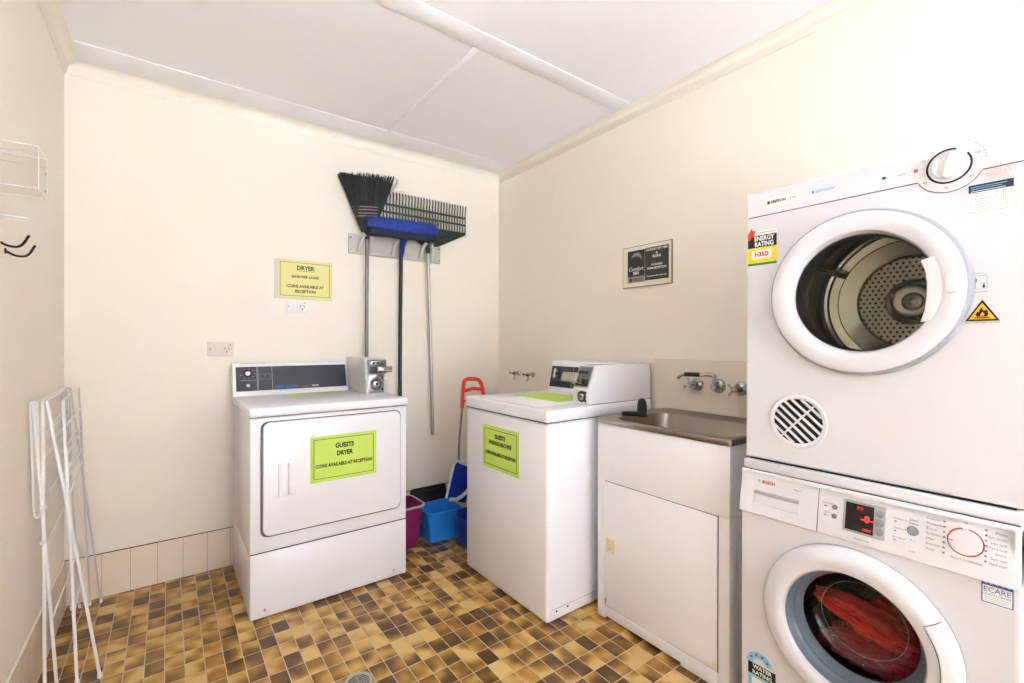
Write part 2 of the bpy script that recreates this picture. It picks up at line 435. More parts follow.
# unseen wall behind the viewer, set back, with openings sized for even daylight
DX0, DX1, DH = -0.32, 0.70, 2.12
WX0, WX1, WZ0, WZ1 = 0.86, 1.94, .9, 2.12
b = MB()
b.box((XL, YF - .1, 0), (DX0, YF, ZC), M['wall']); b.box((DX0, YF - .1, DH), (WX1, YF, ZC), M['wall'])
b.box((DX1, YF - .1, 0), (WX0, YF, DH), M['wall']); b.box((WX0, YF - .1, 0), (WX1, YF, WZ0), M['wall'])
b.box((WX1, YF - .1, 0), (XR, YF, ZC), M['wall']); b.build('wall_front', **S)
b = MB()
for x in (DX0, DX1): b.box((x - .03, YF - .02, 0), (x + .03, YF + .02, DH + .03), M['cornice'])
b.box((DX0 - .03, YF - .02, DH), (DX1 + .03, YF + .02, DH + .06), M['cornice']); b.build('door_1', **S)
b = MB()
b.box((WX0 - .03, YF - .06, WZ0 - .03), (WX1 + .03, YF + .02, WZ0 + .02), M['cornice']); b.box((WX0 - .03, YF - .06, WZ1 - .02), (WX1 + .03, YF + .02, WZ1 + .03), M['cornice'])
for x in (WX0, (WX0 + WX1) / 2, WX1): b.box((x - .02, YF - .06, WZ0), (x + .02, YF + .0, WZ1), M['cornice'])
b.build('fill_window', **S)  # unseen window added as a second opening for fill daylight
b = MB(); b.box((XL - 3, YF - 6, -.14), (XR + 3, YF - .1, -.02), M['concrete']); b.build('bounce_ground', **S)  # unseen ground, kept pale and wide to bounce sun up to the ceiling

# cornices: a small cove between wall and ceiling
def cornice(name, run, p0, p1, inward):
    n = 6; c = .054; pr = [(0, 0), (.004, 0)]
    for k in range(n + 1):
        a = PI / 2 * k / n
        pr.append((c - (c - .006) * math.cos(a) * 1.0 + 0 * k, .006 + (c - .012) * math.sin(a)) if False else (.006 + (c - .012) * (1 - math.cos(a)), .006 + (c - .012) * math.sin(a)))
    pr += [(c, c - .004), (c, c)]
    t = MB(); bm = bmesh.new(); A, B = [], []
    for d, h in pr + [(0, c)]:
        for L_, p in ((A, p0), (B, p1)):
            sgn = inward
            q = Vector(p); off = d
            # mitre: run ends shrink with the depth d
            q += Vector(sgn) * off
            q += (Vector(run) * off if p is p0 else -Vector(run) * off)
            L_.append(bm.verts.new((q.x, q.y, ZC - c + h)))
    k = len(A)
    for i in range(k): bm.faces.new((A[i], A[(i + 1) % k], B[(i + 1) % k], B[i]))
    bm.faces.new(A); bm.faces.new(list(reversed(B)))
    bmesh.ops.recalc_face_normals(bm, faces=bm.faces)
    t.put(bm, M['cornice']); t.build(name, smooth=50, **S)
cornice('trim_1', (1, 0, 0), (XL, YB, 0), (XR, YB, 0), (0, -1, 0))
cornice('trim_2', (0, 1, 0), (XR, YF, 0), (XR, YB, 0), (-1, 0, 0))
cornice('trim_3', (0, 1, 0), (XL, YF, 0), (XL, YB, 0), (1, 0, 0))
# ceiling sheet cover strips
e = .054
b = MB(); b.box((XL + e, 1.585, ZC - .004), (XR - e, 1.685, ZC), M['strip'], .001); b.build('trim_4', **S)
b = MB(); b.box((1.052, 1.685, ZC - .005), (1.080, 2.66, ZC), M['strip'], .002); b.build('trim_5', **S)
b = MB(); b.box((XL + e, 2.66, ZC - .005), (XR - e, YB - e, ZC), M['strip'], .002); b.build('trim_6', **S)
# tiled skirting
b = MB(); b.box((XL + .008, YB - .009, 0), (XR - .008, YB, .203), M['skirt_x'], .0015, 1); b.box((XL, YB - .006, .203), (XR, YB, .2055), M['joint']); b.build('baseboard_back', **S)
b = MB(); b.box((XL, YF, 0), (XL + .008, YB - .009, .203), M['skirt_y'], .0015, 1); b.box((XL, YF, .203), (XL + .005, YB - .009, .2055), M['cornice']); b.build('baseboard_left', **S)
b = MB(); b.box((XR - .008, YF, 0), (XR, YB - .009, .203), M['skirt_y'], .0015, 1); b.build('baseboard_right', **S)
# splashback tiles over the tub
b = MB(); b.box((XR - .006, .70, .86), (XR, 1.476, 1.1185), M['splash'], .0015, 1); b.build('trim_7', **S)

# ceiling lamp (just outside the frame)
lp = thing('ceiling_lamp', 'round white globe lamp on a short stem under the ceiling', 'lamp', (0.58, 1.16, ZC))
b = MB(); b.lathe([(0, 0), (.05, 0), (.05, -.012), (.02, -.02), (.018, -.04), (0, -.04)], M['lampbase'], seg=32); b.build('lamp_base', lp)
b = MB(); b.lathe([(.075 * math.sin(math.radians(a)), -.108 + .075 * math.cos(math.radians(a))) for a in range(10, 181, 10)], M['lamp'], seg=32); b.build('diffuser', lp)

# floor drain
dr = thing('floor_drain', 'round metal floor drain grate set in the brown tiles', 'drain', (0.541, 1.628, 0))
b = MB(); b.lathe([(.047, 0), (.047, .004), (.043, .005), (.038, .003), (.036, -.0005)], M['silver'], seg=32); b.build('rim', dr)
b = MB(); b.lathe([(0, .0012), (.037, .0012)], M['black'], seg=32)
for k in range(-3, 4):
    w = math.sqrt(.036 ** 2 - (k * .0095) ** 2); b.box((-w, k * .0095 - .0021, .001), (w, k * .0095 + .0021, .0035), M['steel'])
b.box((-.003, -.035, .0012), (.003, .035, .0036), M['steel']); b.build('grate', dr)

# ------------------------------------------------------------------ printed notices
def notice(name, w, h, lines, loc, rotz, label, paper, border=.012, thick=.0012, cat='notice', tape=None, margin=0.008):
    """a flat sheet in its own x-z plane, origin at its lower left corner"""
    o = thing(name, label, cat, loc, rotz)
    b = MB(); b.box((0, -thick, 0), (w, 0, h), paper); b.build('sheet', o)
    y = -thick - .0004
    b = MB(); bw = .0022
    x0, x1, z0, z1 = border, w - border, border, h - border
    for lo, hi in (((x0, z0), (x1, z0 + bw)), ((x0, z1 - bw), (x1, z1)), ((x0, z0), (x0 + bw, z1)), ((x1 - bw, z0), (x1, z1))):
        b.box((lo[0], y, lo[1]), (hi[0], y + .0003, hi[1]), M['ink'])
    for txt, size, z, width, under in lines:
        b.text(txt, size, w / 2, z, M['ink'], y=y, bold=.035, width=width)
        if under: b.box((w / 2 - width / 2, y, z - size * .5), (w / 2 + width / 2, y + .0003, z - size * .42), M['ink'])
    b.build('lettering', o)
    return o

# ------------------------------------------------------------------ coin dryer by the back wall (front faces -y)
DX, DY, DROT = .279, 2.238, 0.2
d = thing('coin_dryer', 'white coin-operated tumble dryer with black console standing against the back wall', 'dryer', (DX, DY, 0), DROT)
W_, DEP = .712, .60
b = MB(); b.box((0, .004, .272), (W_, DEP, .872), M['enamel'], .008); b.build('body', d)
b = MB(); b.box((0, .0, .006), (W_, DEP - .01, .288), M['enamel'], .009)
b.box((.003, -.0006, .2875), (W_ - .003, .3, .2905), M['gap']); b.build('lower_panel', d)
# body front above the toe panel sits a hair behind: dark line between the two
b = MB(); b.box((-.004, -.010, .876), (W_ + .004, DEP + .02, .915), M['enamel'], .008, 3); b.box((.002, -.001, .8738), (W_ - .002, .2, .8765), M['seam']); b.build('top_panel', d)
dd = MB()
o_ = rrect(.044, .674, .356, .852, .030, 6)
dd.prism([((x - .359) * 1.012 + .359, (z - .604) * 1.012 + .604) for x, z in o_], .0005, .0025, M['seam'])
dd.prism([((x - .359) * .992 + .361, (z - .604) * .990 + .605) for x, z in o_], .002, .014, M['enamel'], bev=.006, seg=3)
door = dd.build('door', d)
b = MB(); y0 = -.0145
b.prism(rrect(.108, .174, .520, .672, .006, 3), .0135, .020, M['plastic'], bev=.003)
b.prism(rrect(.125, .168, .528, .664, .004, 3), .0195, .0205, M['enamel_aged'])
b.prism(rrect(.146, .172, .524, .668, .005, 3), .018, .030, M['plastic'], bev=.004); b.build('door_handle', door)
for x in (.058, .643):
    b = MB(); b.lathe([(0, .004), (.005, .003), (.006, 0)], M['steel'], T(x, 0, .040) @ FRONT, 12); b.build('screw', d)
for x, y in ((.06, .05), (.64, .05), (.06, .53), (.64, .53)):
    b = MB(); b.cyl((x, y, 0), (x, y, .010), .022, M['black'], 14, .014); b.build('foot', d)
# console
cs = MB()
t = bmesh.new()
pr = [(.535, .9155), (.545, .935), (.585, 1.075), (.592, 1.084), (.602, 1.086), (.617, 1.08), (.617, .9155)]
A = [t.verts.new((-.006, y, z)) for y, z in pr]; B_ = [t.verts.new((.582, y, z)) for y, z in pr]
t.faces.new(A); t.faces.new(list(reversed(B_)))
for i in range(len(pr)): t.faces.new((A[i], B_[i], B_[(i + 1) % len(pr)], A[(i + 1) % len(pr)]))
bmesh.ops.recalc_face_normals(t, faces=t.faces)
cs.put(t, M['enamel']); console = cs.build('console', d, smooth=30)
tilt = math.degrees(math.atan2(.04, .14))
PX = T(0, .5445, .935) @ RX(-tilt)
b = MB(PX)
b.box((.008, -.003, .006), (.574, .001, .137), M['blackgloss'], .001)
for x in (.105, .110, .178): b.box((x, -.0036, .008), (x + .0018, -.003, .135), M['silver'])
b.box((.030, -.0036, .062), (.100, -.003, .0635), M['silver'])
for z in (.066, .093): b.box((.118, -.0036, z), (.170, -.003, z + .0015), M['greyink'])
for x in (.118, .170): b.box((x, -.0036, .066), (x + .0015, -.003, .0945), M['greyink'])
b.text('Y', .02, .144, .080, M['greyink'], y=-.0036)
for a in range(200, 520, 40):
    b.box((.063 + .034 * math.cos(math.radians(a)) - .003, -.0036, .099 + .026 * math.sin(math.radians(a)) - .001), (.063 + .034 * math.cos(math.radians(a)) + .003, -.003, .099 + .026 * math.sin(math.radians(a)) + .001), M['silver'])
b.text('SPEED QUEEN', .020, .248, .019, M['blueink'], y=-.0036, bold=.03, width=.118)
b.text('COMMERCIAL', .012, .348, .017, M['greyink'], y=-.0036, width=.058); b.text('DRYER', .014, .398, .018, M['whiteink'], y=-.0036, bold=.02, width=.036)
b.build('control_panel', console)
b = MB(PX); K = T(.063, -.003, .099) @ FRONT
b.lathe([(0, .004), (.023, .004), (.023, 0)], M['black'], K, 24); b.lathe([(0, .018), (.009, .018), (.012, .003)], M['plastic'], K, 20)
b.box((.053, -.016, .094), (.073, -.006, .104), M['plastic'], .003); b.build('knob', console)
b = MB(PX); b.lathe([(0, .010), (.007, .010), (.009, 0)], M['plastic'], T(.063, -.003, .034) @ FRONT, 18); b.build('button', console)
# coin box on the right of the lid
cb = MB(); x0, x1, y0, y1, z0, z1 = .590, .716, .262, .60, .9155, 1.108
pts = [(y0, z0), (y0, .995), (y0 + .012, 1.0), (y0 + .03, z1), (y1, z1), (y1, z0)]
t = bmesh.new(); A = [t.verts.new((x0, y, z)) for y, z in pts]; B_ = [t.verts.new((x1, y, z)) for y, z in pts]
t.faces.new(A); t.faces.new(list(reversed(B_)))
for i in range(len(pts)): t.faces.new((A[i], B_[i], B_[(i + 1) % len(pts)], A[(i + 1) % len(pts)]))
bmesh.ops.recalc_face_normals(t, faces=t.faces); bmesh.ops.bevel(t, geom=list(t.edges), offset=.002, segments=1, affect='EDGES')
cb.put(t, M['coinface']); cb.box((x0 - .0012, y0 + .03, z0 + .02), (x0 + .001, y1 - .04, z1 - .03), M['laminate'], .0005, 1)
coin = cb.build('coin_box', d)
def coin_gear(parent, cx, yf, zlow, ztop):
    """chrome slide plate above a lock plate on the front (y = yf) of a coin meter"""
    b = MB(T(cx, yf, 0))
    b.box((-.050, -.002, ztop - .080), (.050, .030, ztop - .006), M['gasket'], .003); b.box((-.044, -.008, ztop - .076), (.040, 0, ztop - .040), M['blackgloss'], .003)
    b.box((-.044, -.010, ztop - .038), (.044, 0, ztop - .012), M['chrome'], .004)
    for k in range(3): b.cyl((-.026 + .022 * k, -.010, ztop - .025), (-.026 + .022 * k, -.014, ztop - .025), .008, M['black'], 12)
    b.box((-.020, -.055, ztop - .066), (.050, -.006, ztop - .044), M['chrome'], .005); b.box((-.026, -.072, ztop - .072), (.058, -.052, ztop - .040), M['chrome'], .006, 3)
    b.build('coin_slide', parent, label='chrome coin slide')
    b = MB(T(cx, yf, 0)); zc = (zlow + ztop - .084) / 2
    b.box((-.052, -.004, zlow + .006), (.036, .004, ztop - .086), M['steel'], .002)
    b.lathe([(.018, .006), (.034, .005), (.036, 0)], M['gasket'], T(-.010, -.003, zc) @ FRONT, 28)
    b.lathe([(0, .014), (.014, .014), (.018, .012), (.024, .006), (.026, 0)], M['chrome'], T(-.010, -.003, zc) @ FRONT, 24)
    b.lathe([(0, .016), (.007, .016), (.007, .010)], M['black'], T(-.010, -.003, zc) @ FRONT, 12)
    for q in (-1, 1): b.lathe([(0, .003), (.005, .002), (.006, 0)], M['black'], T(.026, -.004, zc + q * .032) @ FRONT, 10)
    b.build('lock_plate', parent, label='steel lock plate with round barrel')
coin_gear(coin, .656, y0, z0, z1)

n = notice('paper_notice', .306, .210, [('GUESTS', .030, .158, .086, 0), ('DRYER', .030, .122, .074, 0), ('COINS AVAILABLE AT RECEPTION', .022, .072, .262, 0)],
           (DX + .239, DY - .016 - .239 * math.sin(math.radians(-DROT)), .557), DROT, 'lime green paper notice taped to the door of the coin dryer', M['lime'], border=.014)
b = MB(T(0, 0, 0)); b.box((.006, -.0021, .204), (.016, -.0005, .222), M['laminate'], .0003, 1, X=Matrix.Identity(4)); b.build('tape', n)

# sheet lying on the dryer lid, its back edge curling up
b = MB(); t = bmesh.new(); nx, ny = 10, 6; g = []
for j in range(ny + 1):
    for i in range(nx + 1):
        u, v = i / nx, j / ny
        g.append(t.verts.new((u * .26, v * .17, .0014 + .016 * max(0, u - .8) ** 1.5 * 3 + .003 * math.sin(v * 4) * u)))
for j in range(ny):
    for i in range(nx): t.faces.new((g[j * (nx + 1) + i], g[j * (nx + 1) + i + 1], g[(j + 1) * (nx + 1) + i + 1], g[(j + 1) * (nx + 1) + i]))
r_ = bmesh.ops.solidify(t, geom=list(t.faces), thickness=.0006)
b.put(t, M['limepale']); sh = b.build('laminated_sheet', None, loc=(.50, 2.60, .9155), rotz=-3, label='pale green laminated sheet lying on the lid of the coin dryer', cat='notice')

# ------------------------------------------------------------------ coin top-load washer on the right wall (local front faces world -x)
WXF, WYL = 1.286, 2.134
w = thing('coin_washer', 'white top-loading coin washing machine beside the laundry tub', 'washing machine', (WXF, WYL, 0), -90)
WW, WD = .660, .70
b = MB(); b.box((.0, .0, .004), (WW, WD, .853), M['enamel_aged'], .014, 3); b.box((WW - .002, .03, .055), (WW + .0006, WD - .02, .057), M['softseam']); b.box((WW - .002, .30, .06), (WW + .0005, .3015, .84), M['softseam']); b.build('body', w)
b = MB(); b.box((.003, -.001, .855), (WW - .003, WD, .8575), M['seam']); b.box((-.003, -.005, .857), (WW + .003, WD + .005, .912), M['enamel_aged'], .010, 4); b.build('top_panel', w)
b = MB(); b.prism(rrect(.075, .545, .035, .46, .02, 4), .9115, .9165, M['enamel_aged'], X=Matrix.Identity(4), bev=.003)
b.prism(rrect(.070, .550, .030, .465, .022, 4), .9112, .9123, M['softseam'], X=Matrix.Identity(4)); b.build('lid', w)
for x, y in ((.05, .05), (.61, .05), (.05, .64), (.61, .64)):
    b = MB(); b.cyl((x, y, 0), (x, y, .010), .022, M['black'], 14, .014); b.build('foot', w)
for y in (.055, .12):
    b = MB(); b.lathe([(0, .003), (.004, .002), (.005, 0)], M['black'], T(WW, y, .045) @ RY(90), 10); b.build('screw', w)
cs = MB(); t = bmesh.new(); yb = .715
pr = [(.575, .912), (.58, .925), (.612, 1.07), (.618, 1.082), (.63, 1.088), (yb, 1.088), (yb, .912)]
A = [t.verts.new((.005, y, z)) for y, z in pr]; B_ = [t.verts.new((.552, y, z)) for y, z in pr]
t.faces.new(A); t.faces.new(list(reversed(B_)))
for i in range(len(pr)): t.faces.new((A[i], B_[i], B_[(i + 1) % len(pr)], A[(i + 1) % len(pr)]))
bmesh.ops.recalc_face_normals(t, faces=t.faces); cs.put(t, M['enamel_aged']); wcon = cs.build('console', w, smooth=30)
tilt = math.degrees(math.atan2(.032, .145)); PX = T(0, .580, .925) @ RX(-tilt)
b = MB(PX); b.box((.012, -.003, .010), (.548, .001, .136), M['blackgloss'], .001)
b.box((.03, -.0036, .05), (.16, -.003, .0515), M['silver']); b.box((.20, -.0036, .012), (.202, -.003, .134), M['silver'])
b.text('SPEED QUEEN', .020, .30, .022, M['blueink'], y=-.0036, width=.12, bold=.02)
for z in (.07, .085, .1, .115): b.box((.10, -.0036, z), (.16, -.003, z + .003), M['greyink'])
b.build('control_panel', wcon)
b = MB(PX); K = T(.062, -.003, .09) @ FRONT
b.lathe([(0, .018), (.010, .018), (.014, .004), (.022, .004), (.022, 0)], M['chrome'], K, 24); b.box((.052, -.022, .062), (.068, -.014, .118), M['plastic'], .003); b.build('knob', wcon)
# long meter case
cb = MB(); x0, x1, y0, z0, z1 = .548, .650, .258, .9125, 1.094
pts = [(y0, z0), (y0, .985), (y0 + .045, z1), (yb, z1), (yb, z0)]
t = bmesh.new(); A = [t.verts.new((x0, y, z)) for y, z in pts]; B_ = [t.verts.new((x1, y, z)) for y, z in pts]
t.faces.new(A); t.faces.new(list(reversed(B_)))
for i in range(len(pts)): t.faces.new((A[i], B_[i], B_[(i + 1) % len(pts)], A[(i + 1) % len(pts)]))
bmesh.ops.recalc_face_normals(t, faces=t.faces); bmesh.ops.bevel(t, geom=list(t.edges), offset=.003, segments=2, affect='EDGES')
cb.put(t, M['enamel']); cb.box((x0 + .003, y0 + .004, z0 - .0008), (x1 + .0008, yb, z0 + .0012), M['gap']); case = cb.build('coin_meter_case', w)
b = MB(T(.598, y0, .985) @ RX(-math.degrees(math.atan2(.045, .109))))
b.box((-.044, -.002, .006), (.046, .004, .112), M['steel'], .002); b.box((-.038, -.006, .05), (.040, 0, .106), M['gasket'], .003); b.box((-.038, -.007, .012), (.040, 0, .048), M['blackgloss'], .003)
for k in range(3): b.cyl((-.024 + .022 * k, -.006, .078), (-.024 + .022 * k, -.010, .078), .008, M['black'], 12)
b.box((-.052, -.062, .018), (.022, -.002, .046), M['chrome'], .005); b.box((-.066, -.078, .010), (.028, -.058, .054), M['steel'], .006, 3)
b.build('coin_slide', case, label='chrome coin slide')
b = MB(T(.598, y0, 0)); b.box((-.022, -.003, .922), (.042, .003, .978), M['coinface'], .001)
b.lathe([(.016, .005), (.026, .004), (.027, 0)], M['black'], T(.012, -.002, .950) @ FRONT, 20)
b.lathe([(0, .010), (.012, .010), (.018, .004), (.018, 0)], M['chrome'], T(.012, -.002, .950) @ FRONT, 20); b.lathe([(0, .012), (.006, .012), (.006, .006)], M['black'], T(.012, -.002, .950) @ FRONT, 12)
for q in (-1, 1): b.box((.030, -.005, .950 + q * .019 - .006), (.040, -.002, .950 + q * .019 + .006), M['black'], .001)
b.build('lock_plate', case, label='steel lock plate with round barrel')
def R90(lx, ly, z, ox, oy): return (ox + ly, oy - lx, z)
n = notice('paper_notice', .301, .209, [('GUESTS', .030, .160, .088, 0), ('WASHING MACHINE', .028, .128, .190, 0), ('COINS AVAILABLE AT RECEPTION', .022, .075, .252, 0)],
           R90(.164, -.0006, .578, WXF, WYL), -90, 'lime green paper notice taped to the front of the top-loading coin washer', M['lime'], border=.016)
b = MB(); t = bmesh.new(); t2 = rrect(0, .36, 0, .24, .004, 2)
b.prism(t2, 0, .0012, M['lime'], X=Matrix.Identity(4))
sh = b.build('laminated_sheet', None, loc=(1.488, 1.990, .9168), rotz=-90, label='lime green laminated sheet lying on the lid of the top-loading washer', cat='notice')

# ------------------------------------------------------------------ laundry tub
SX, SY = 1.526, 1.408
s_ = thing('laundry_tub', 'white laundry tub cabinet with a stainless steel sink top below the wall taps', 'laundry tub', (SX, SY, 0), -90)
b = MB()
b.box((0, .004, .012), (.596, .49, .602), M['cab'], .004)
for x in (0, .580): b.box((x, .004, .60), (x + .016, .49, .848), M['cab'], .002)
b.box((0, .474, .60), (.596, .49, .848), M['cab'], .002)
b.box((-.001, -.001, .60), (.597, .02, .848), M['cab'], .003)                       # apron above the door
b.box((-.001, -.001, 0), (.040, .06, .60), M['cab'], .003); b.box((.557, -.001, 0), (.597, .06, .60), M['cab'], .003)
b.box((.045, .0, .014), (.41, .02, .060), M['cab'], .002); b.box((.41, .0, .002), (.553, .02, .060), M['cab'], .002)
b.box((.038, .0025, .058), (.558, .004, .603), M['gap']); b.build('cabinet', s_)
b = MB(); b.box((.0415, -.007, .0625), (.5545, .0025, .5985), M['cab'], .003); b.box((.042, -.0075, .064), (.554, -.0065, .069), M['laminate'], .0003, 1); door = b.build('cabinet_door', s_)
b = MB(); b.prism(rrect(.056, .104, .300, .362, .006, 3), .0065, .010, M['latch'], bev=.002); b.prism(rrect(.066, .094, .312, .350, .004, 3), .0098, .0106, M['laminate']); b.prism(rrect(.070, .090, .318, .346, .004, 3), .010, .014, M['latch'], bev=.003); b.build('latch', door, label='cream plastic finger latch')
for x, z in ((.052, .085), (.548, .085)):
    b = MB(); b.box((x - .004, -.0095, z - .012), (x + .004, -.006, z + .012), M['latch'] if x > .3 else M['button'], .001); b.build('hinge_pin', door)
# sink top: rolled steel edge with a pressed rectangular bowl
b = MB(); t = bmesh.new(); N = 9
bo = lambda x0, x1, y0, y1, r: rrect(x0, x1, y0, y1, r, 6)
loops = [(bo(-.004, .604, -.006, .5, .004), .850), (bo(-.006, .606, -.008, .5, .005), .854), (bo(-.006, .606, -.008, .5, .005), .868), (bo(-.003, .603, -.005, .4985, .005), .872),
         (bo(.010, .590, .010, .487, .01), .872), (bo(.018, .582, .018, .479, .02), .866), (bo(.034, .562, .042, .400, .07), .866), (bo(.040, .556, .048, .394, .066), .860), (bo(.050, .546, .058, .384, .060), .72), (bo(.070, .526, .078, .364, .05), .685), (bo(.20, .39, .18, .26, .03), .675)]
prev = None
for pts, z in loops:
    cur = [t.verts.new((x, y, z)) for x, y in pts]
    if prev:
        for i in range(len(cur)): t.faces.new((prev[i], prev[(i + 1) % len(cur)], cur[(i + 1) % len(cur)], cur[i]))
    prev = cur
t.faces.new(prev); bmesh.ops.recalc_face_normals(t, faces=t.faces)
b.put(t, M['sink']); tub = b.build('sink_top', s_, smooth=50)
b = MB(); b.lathe([(0, .003), (.02, .003), (.027, .004), (.03, 0)], M['chrome'], T(.295, .22, .675), 24); b.lathe([(0, .0045), (.018, .0045)], M['black'], T(.295, .22, .675), 20); b.build('waste', tub)

# black drain hose hooked over the tub's edge
dh = thing('drain_hose', 'black rubber drain hose hooked over the left end of the sink', 'hose', R90(.072, .19, .866, SX, SY), -90)
b = MB()
b.tube(fillet([(-.04, -.06, .012), (-.008, -.055, .016), (.012, -.02, .013), (.012, .0, .02)], .015), [.011] * 3 + [.012] * 30 if False else .0115, M['black'], 10)
b.build('hose', dh)
b = MB(); b.lathe([(.021, 0), (.022, .01), (.021, .05), (.018, .068), (.012, .078), (0, .082)], M['black'], T(.014, .005, .002), 20); b.lathe([(0, 0), (.026, 0), (.026, .008), (.02, .01)], M['black'], T(.014, .005, .001), 20)
for z in (.02, .03, .04, .05): b.lathe([(.0215, z - .002), (.0228, z), (.0215, z + .002)], M['black'], T(.014, .005, .002), 20)
b.build('hose_end', dh)

# wall taps over the tub
def star_handle(b, cx, z, out, r=.030):
    """flange on the wall, short stem and a four-arm capstan handle pointing out of the wall (local -y)"""
    K = T(cx, 0, z) @ FRONT
    b.lathe([(.031, 0), (.031, .004), (.026, .010), (.014, .016), (.012, .03), (.014, .034), (.0, .034)], M['chrome'], K, 28)
def capstan(cx, z, out, rot, parent, r=.034):
    b = MB(); K = T(cx, -out, z) @ FRONT @ RZ(rot)
    b.lathe([(.010, -.03), (.012, -.004), (.014, .004), (.011, .012), (0, .014)], M['chrome'], K, 20)
    for k in range(4):
        a = PI / 2 * k; p = K @ Vector((.010 * math.cos(a), .010 * math.sin(a), .003)); q = K @ Vector((r * math.cos(a), r * math.sin(a), .005))
        b.tube([p, p.lerp(q, .5), p.lerp(q, .8), q], [.0045, .0038, .0058, .0045], M['chrome'], 8)
    return b.build('tap_handle', parent)
tp = thing('sink_tap_set', 'chrome wall tap set with a black gripped spout above the steel sink', 'tap', R90(0, 0, 0, XR - .0062, 1.408), -90)
for cx, z, rot in ((.176, 1.003, 20), (.386, .998, 50)):
    b = MB(); star_handle(b, cx, z, 0); b.build('flange', tp)
    capstan(cx - .0, z, .062, rot, tp)
b = MB(); cx, z = .283, 1.002
K = T(cx, 0, z) @ FRONT
b.lathe([(.033, 0), (.033, .004), (.028, .012), (.014, .018), (.0125, .05), (.014, .055), (.0, .056)], M['chrome'], K, 28)
b.tube(fillet([(cx, -.042, z), (cx, -.042, z + .052), (cx - .04, -.050, z + .054)], .012), .0105, M['chrome'], 12)
b.tube(fillet([(cx - .012, -.044, z + .052), (cx - .138, -.080, z + .050), (cx - .158, -.086, z + .032)], .02), .0082, M['chrome'], 12)
b.tube([(cx - .060, -.057, z + .0515), (cx - .126, -.077, z + .0505)], .0108, M['black'], 12)
b.build('spout', tp)

# washing-machine stop taps on the right wall, left of the coin washer console
def stop_tap(loc, label):
    o = thing('stop_tap', label, 'tap', loc, -90)
    b = MB(); b.lathe([(.020, 0), (.020, .004), (.010, .010), (.009, .035), (.013, .037), (.013, .055), (0, .056)], M['chrome'], FRONT, 20)
    b.tube(fillet([(0, -.045, 0), (0, -.045, -.03), (0, -.05, -.045)], .01), .008, M['steel'], 10); b.build('valve_body', o)
    b = MB(); K = T(0, -.062, 0) @ FRONT
    b.lathe([(.007, -.010), (.009, .004), (0, .008)], M['chrome'], K, 14)
    b.tube([(-.030, -.064, .002), (0, -.064, 0), (.030, -.064, -.003)], [.0065, .004, .0065], M['bronze'], 8); b.build('tap_handle', o)
    return o
stop_tap((XR - .0005, 2.630, .981), 'small chrome washing machine tap on the right wall, nearer the room corner')
stop_tap((XR - .0005, 2.475, .979), 'small chrome washing machine tap on the right wall, nearer the washer console')

# ------------------------------------------------------------------ stacked machines: local front faces world -x
MX, MY = 1.5, .742
FW = .604
# ---- upper vented dryer
u = thing('wall_stacked_dryer', 'white front-loading tumble dryer stacked on top of the washing machine', 'dryer', (MX, MY, .832), -90)
Z = -.832      # heights below are measured from the floor
X0 = T(0, 0, Z)
DCX, DCZ, DR = .303, 1.336, .222
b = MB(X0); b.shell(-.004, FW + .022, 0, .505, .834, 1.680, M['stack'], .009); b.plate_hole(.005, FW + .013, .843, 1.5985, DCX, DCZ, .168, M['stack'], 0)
b.box((.005, -.0002, 1.5985), (FW + .013, .01, 1.6012), M['seam'])
for k in range(1): b.box((.012, .0, .8315), (FW - .012, .49, .834), M['gap'])
body = b.build('body', u)
b = MB(X0); KX, KZ = .481, 1.6245
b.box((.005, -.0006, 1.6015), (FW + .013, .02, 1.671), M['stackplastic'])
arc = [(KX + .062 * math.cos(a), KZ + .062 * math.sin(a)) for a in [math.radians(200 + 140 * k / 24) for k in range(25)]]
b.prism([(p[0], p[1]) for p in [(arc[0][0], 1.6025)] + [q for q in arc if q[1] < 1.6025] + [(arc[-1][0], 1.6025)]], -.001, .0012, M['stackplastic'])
b.tube([(p[0], -.0012, p[1]) for p in arc if p[1] < 1.603], .0009, M['seam'], 6)
b.prism(rrect(.050, .152, 1.622, 1.650, .013, 5), .0004, .0014, M['paperwhite'])
b.box((.064, -.0019, 1.6315), (.071, -.0012, 1.6405), M['ink']); b.text('SIMPSON', .012, .095, 1.636, M['ink'], y=-.0016, bold=.03, width=.044); b.text('5 kg', .010, .136, 1.638, M['greyink'], y=-.0016)
b.text('eziloader', .014, .222, 1.638, M['cyanink'], y=-.0008, bold=.01, width=.050); b.box((.188, -.001, 1.634), (.193, -.0005, 1.6415), M['blueink'])
b.box((.352, -.0012, 1.628), (.360, -.0005, 1.634), M['ink']); b.text('start', .008, .392, 1.630, M['greyink'], y=-.0008); b.box((.416, -.0012, 1.627), (.424, -.0005, 1.635), M['greyink'])
for a, s in ((150, '20'), (215, '40'), (265, '60'), (318, '80'), (20, '120')):
    b.text(s, .008, KX + .053 * math.cos(math.radians(a)), KZ + .051 * math.sin(math.radians(a)), M['greyink'], y=-.0016)
for i, ch in enumerate('ventilate'):
    a = math.radians(62 - 7.2 * i); b.text(ch, .008, KX + .064 * math.cos(a), KZ + .060 * math.sin(a), M['greyink'], y=-.0009, rot=math.degrees(a) - 90)
pan = b.build('control_panel', u)
b = MB(X0); K = T(KX, -.001, KZ) @ FRONT
b.lathe([(.0372, .0012), (.0415, .0012)], M['ink'], K, 48, 70, 395); b.lathe([(0, .0009), (.046, .0009), (.047, 0)], M['stackplastic'], K, 48); b.build('dial_scale', pan)
b = MB(X0); b.lathe([(.032, .0012), (.0345, .0014), (.032, .003), (.030, .012), (.028, .014), (0, .014)], M['stackplastic'], K, 40); b.lathe([(.0325, .0015), (.0340, .0016)], M['greyink'], K, 40)
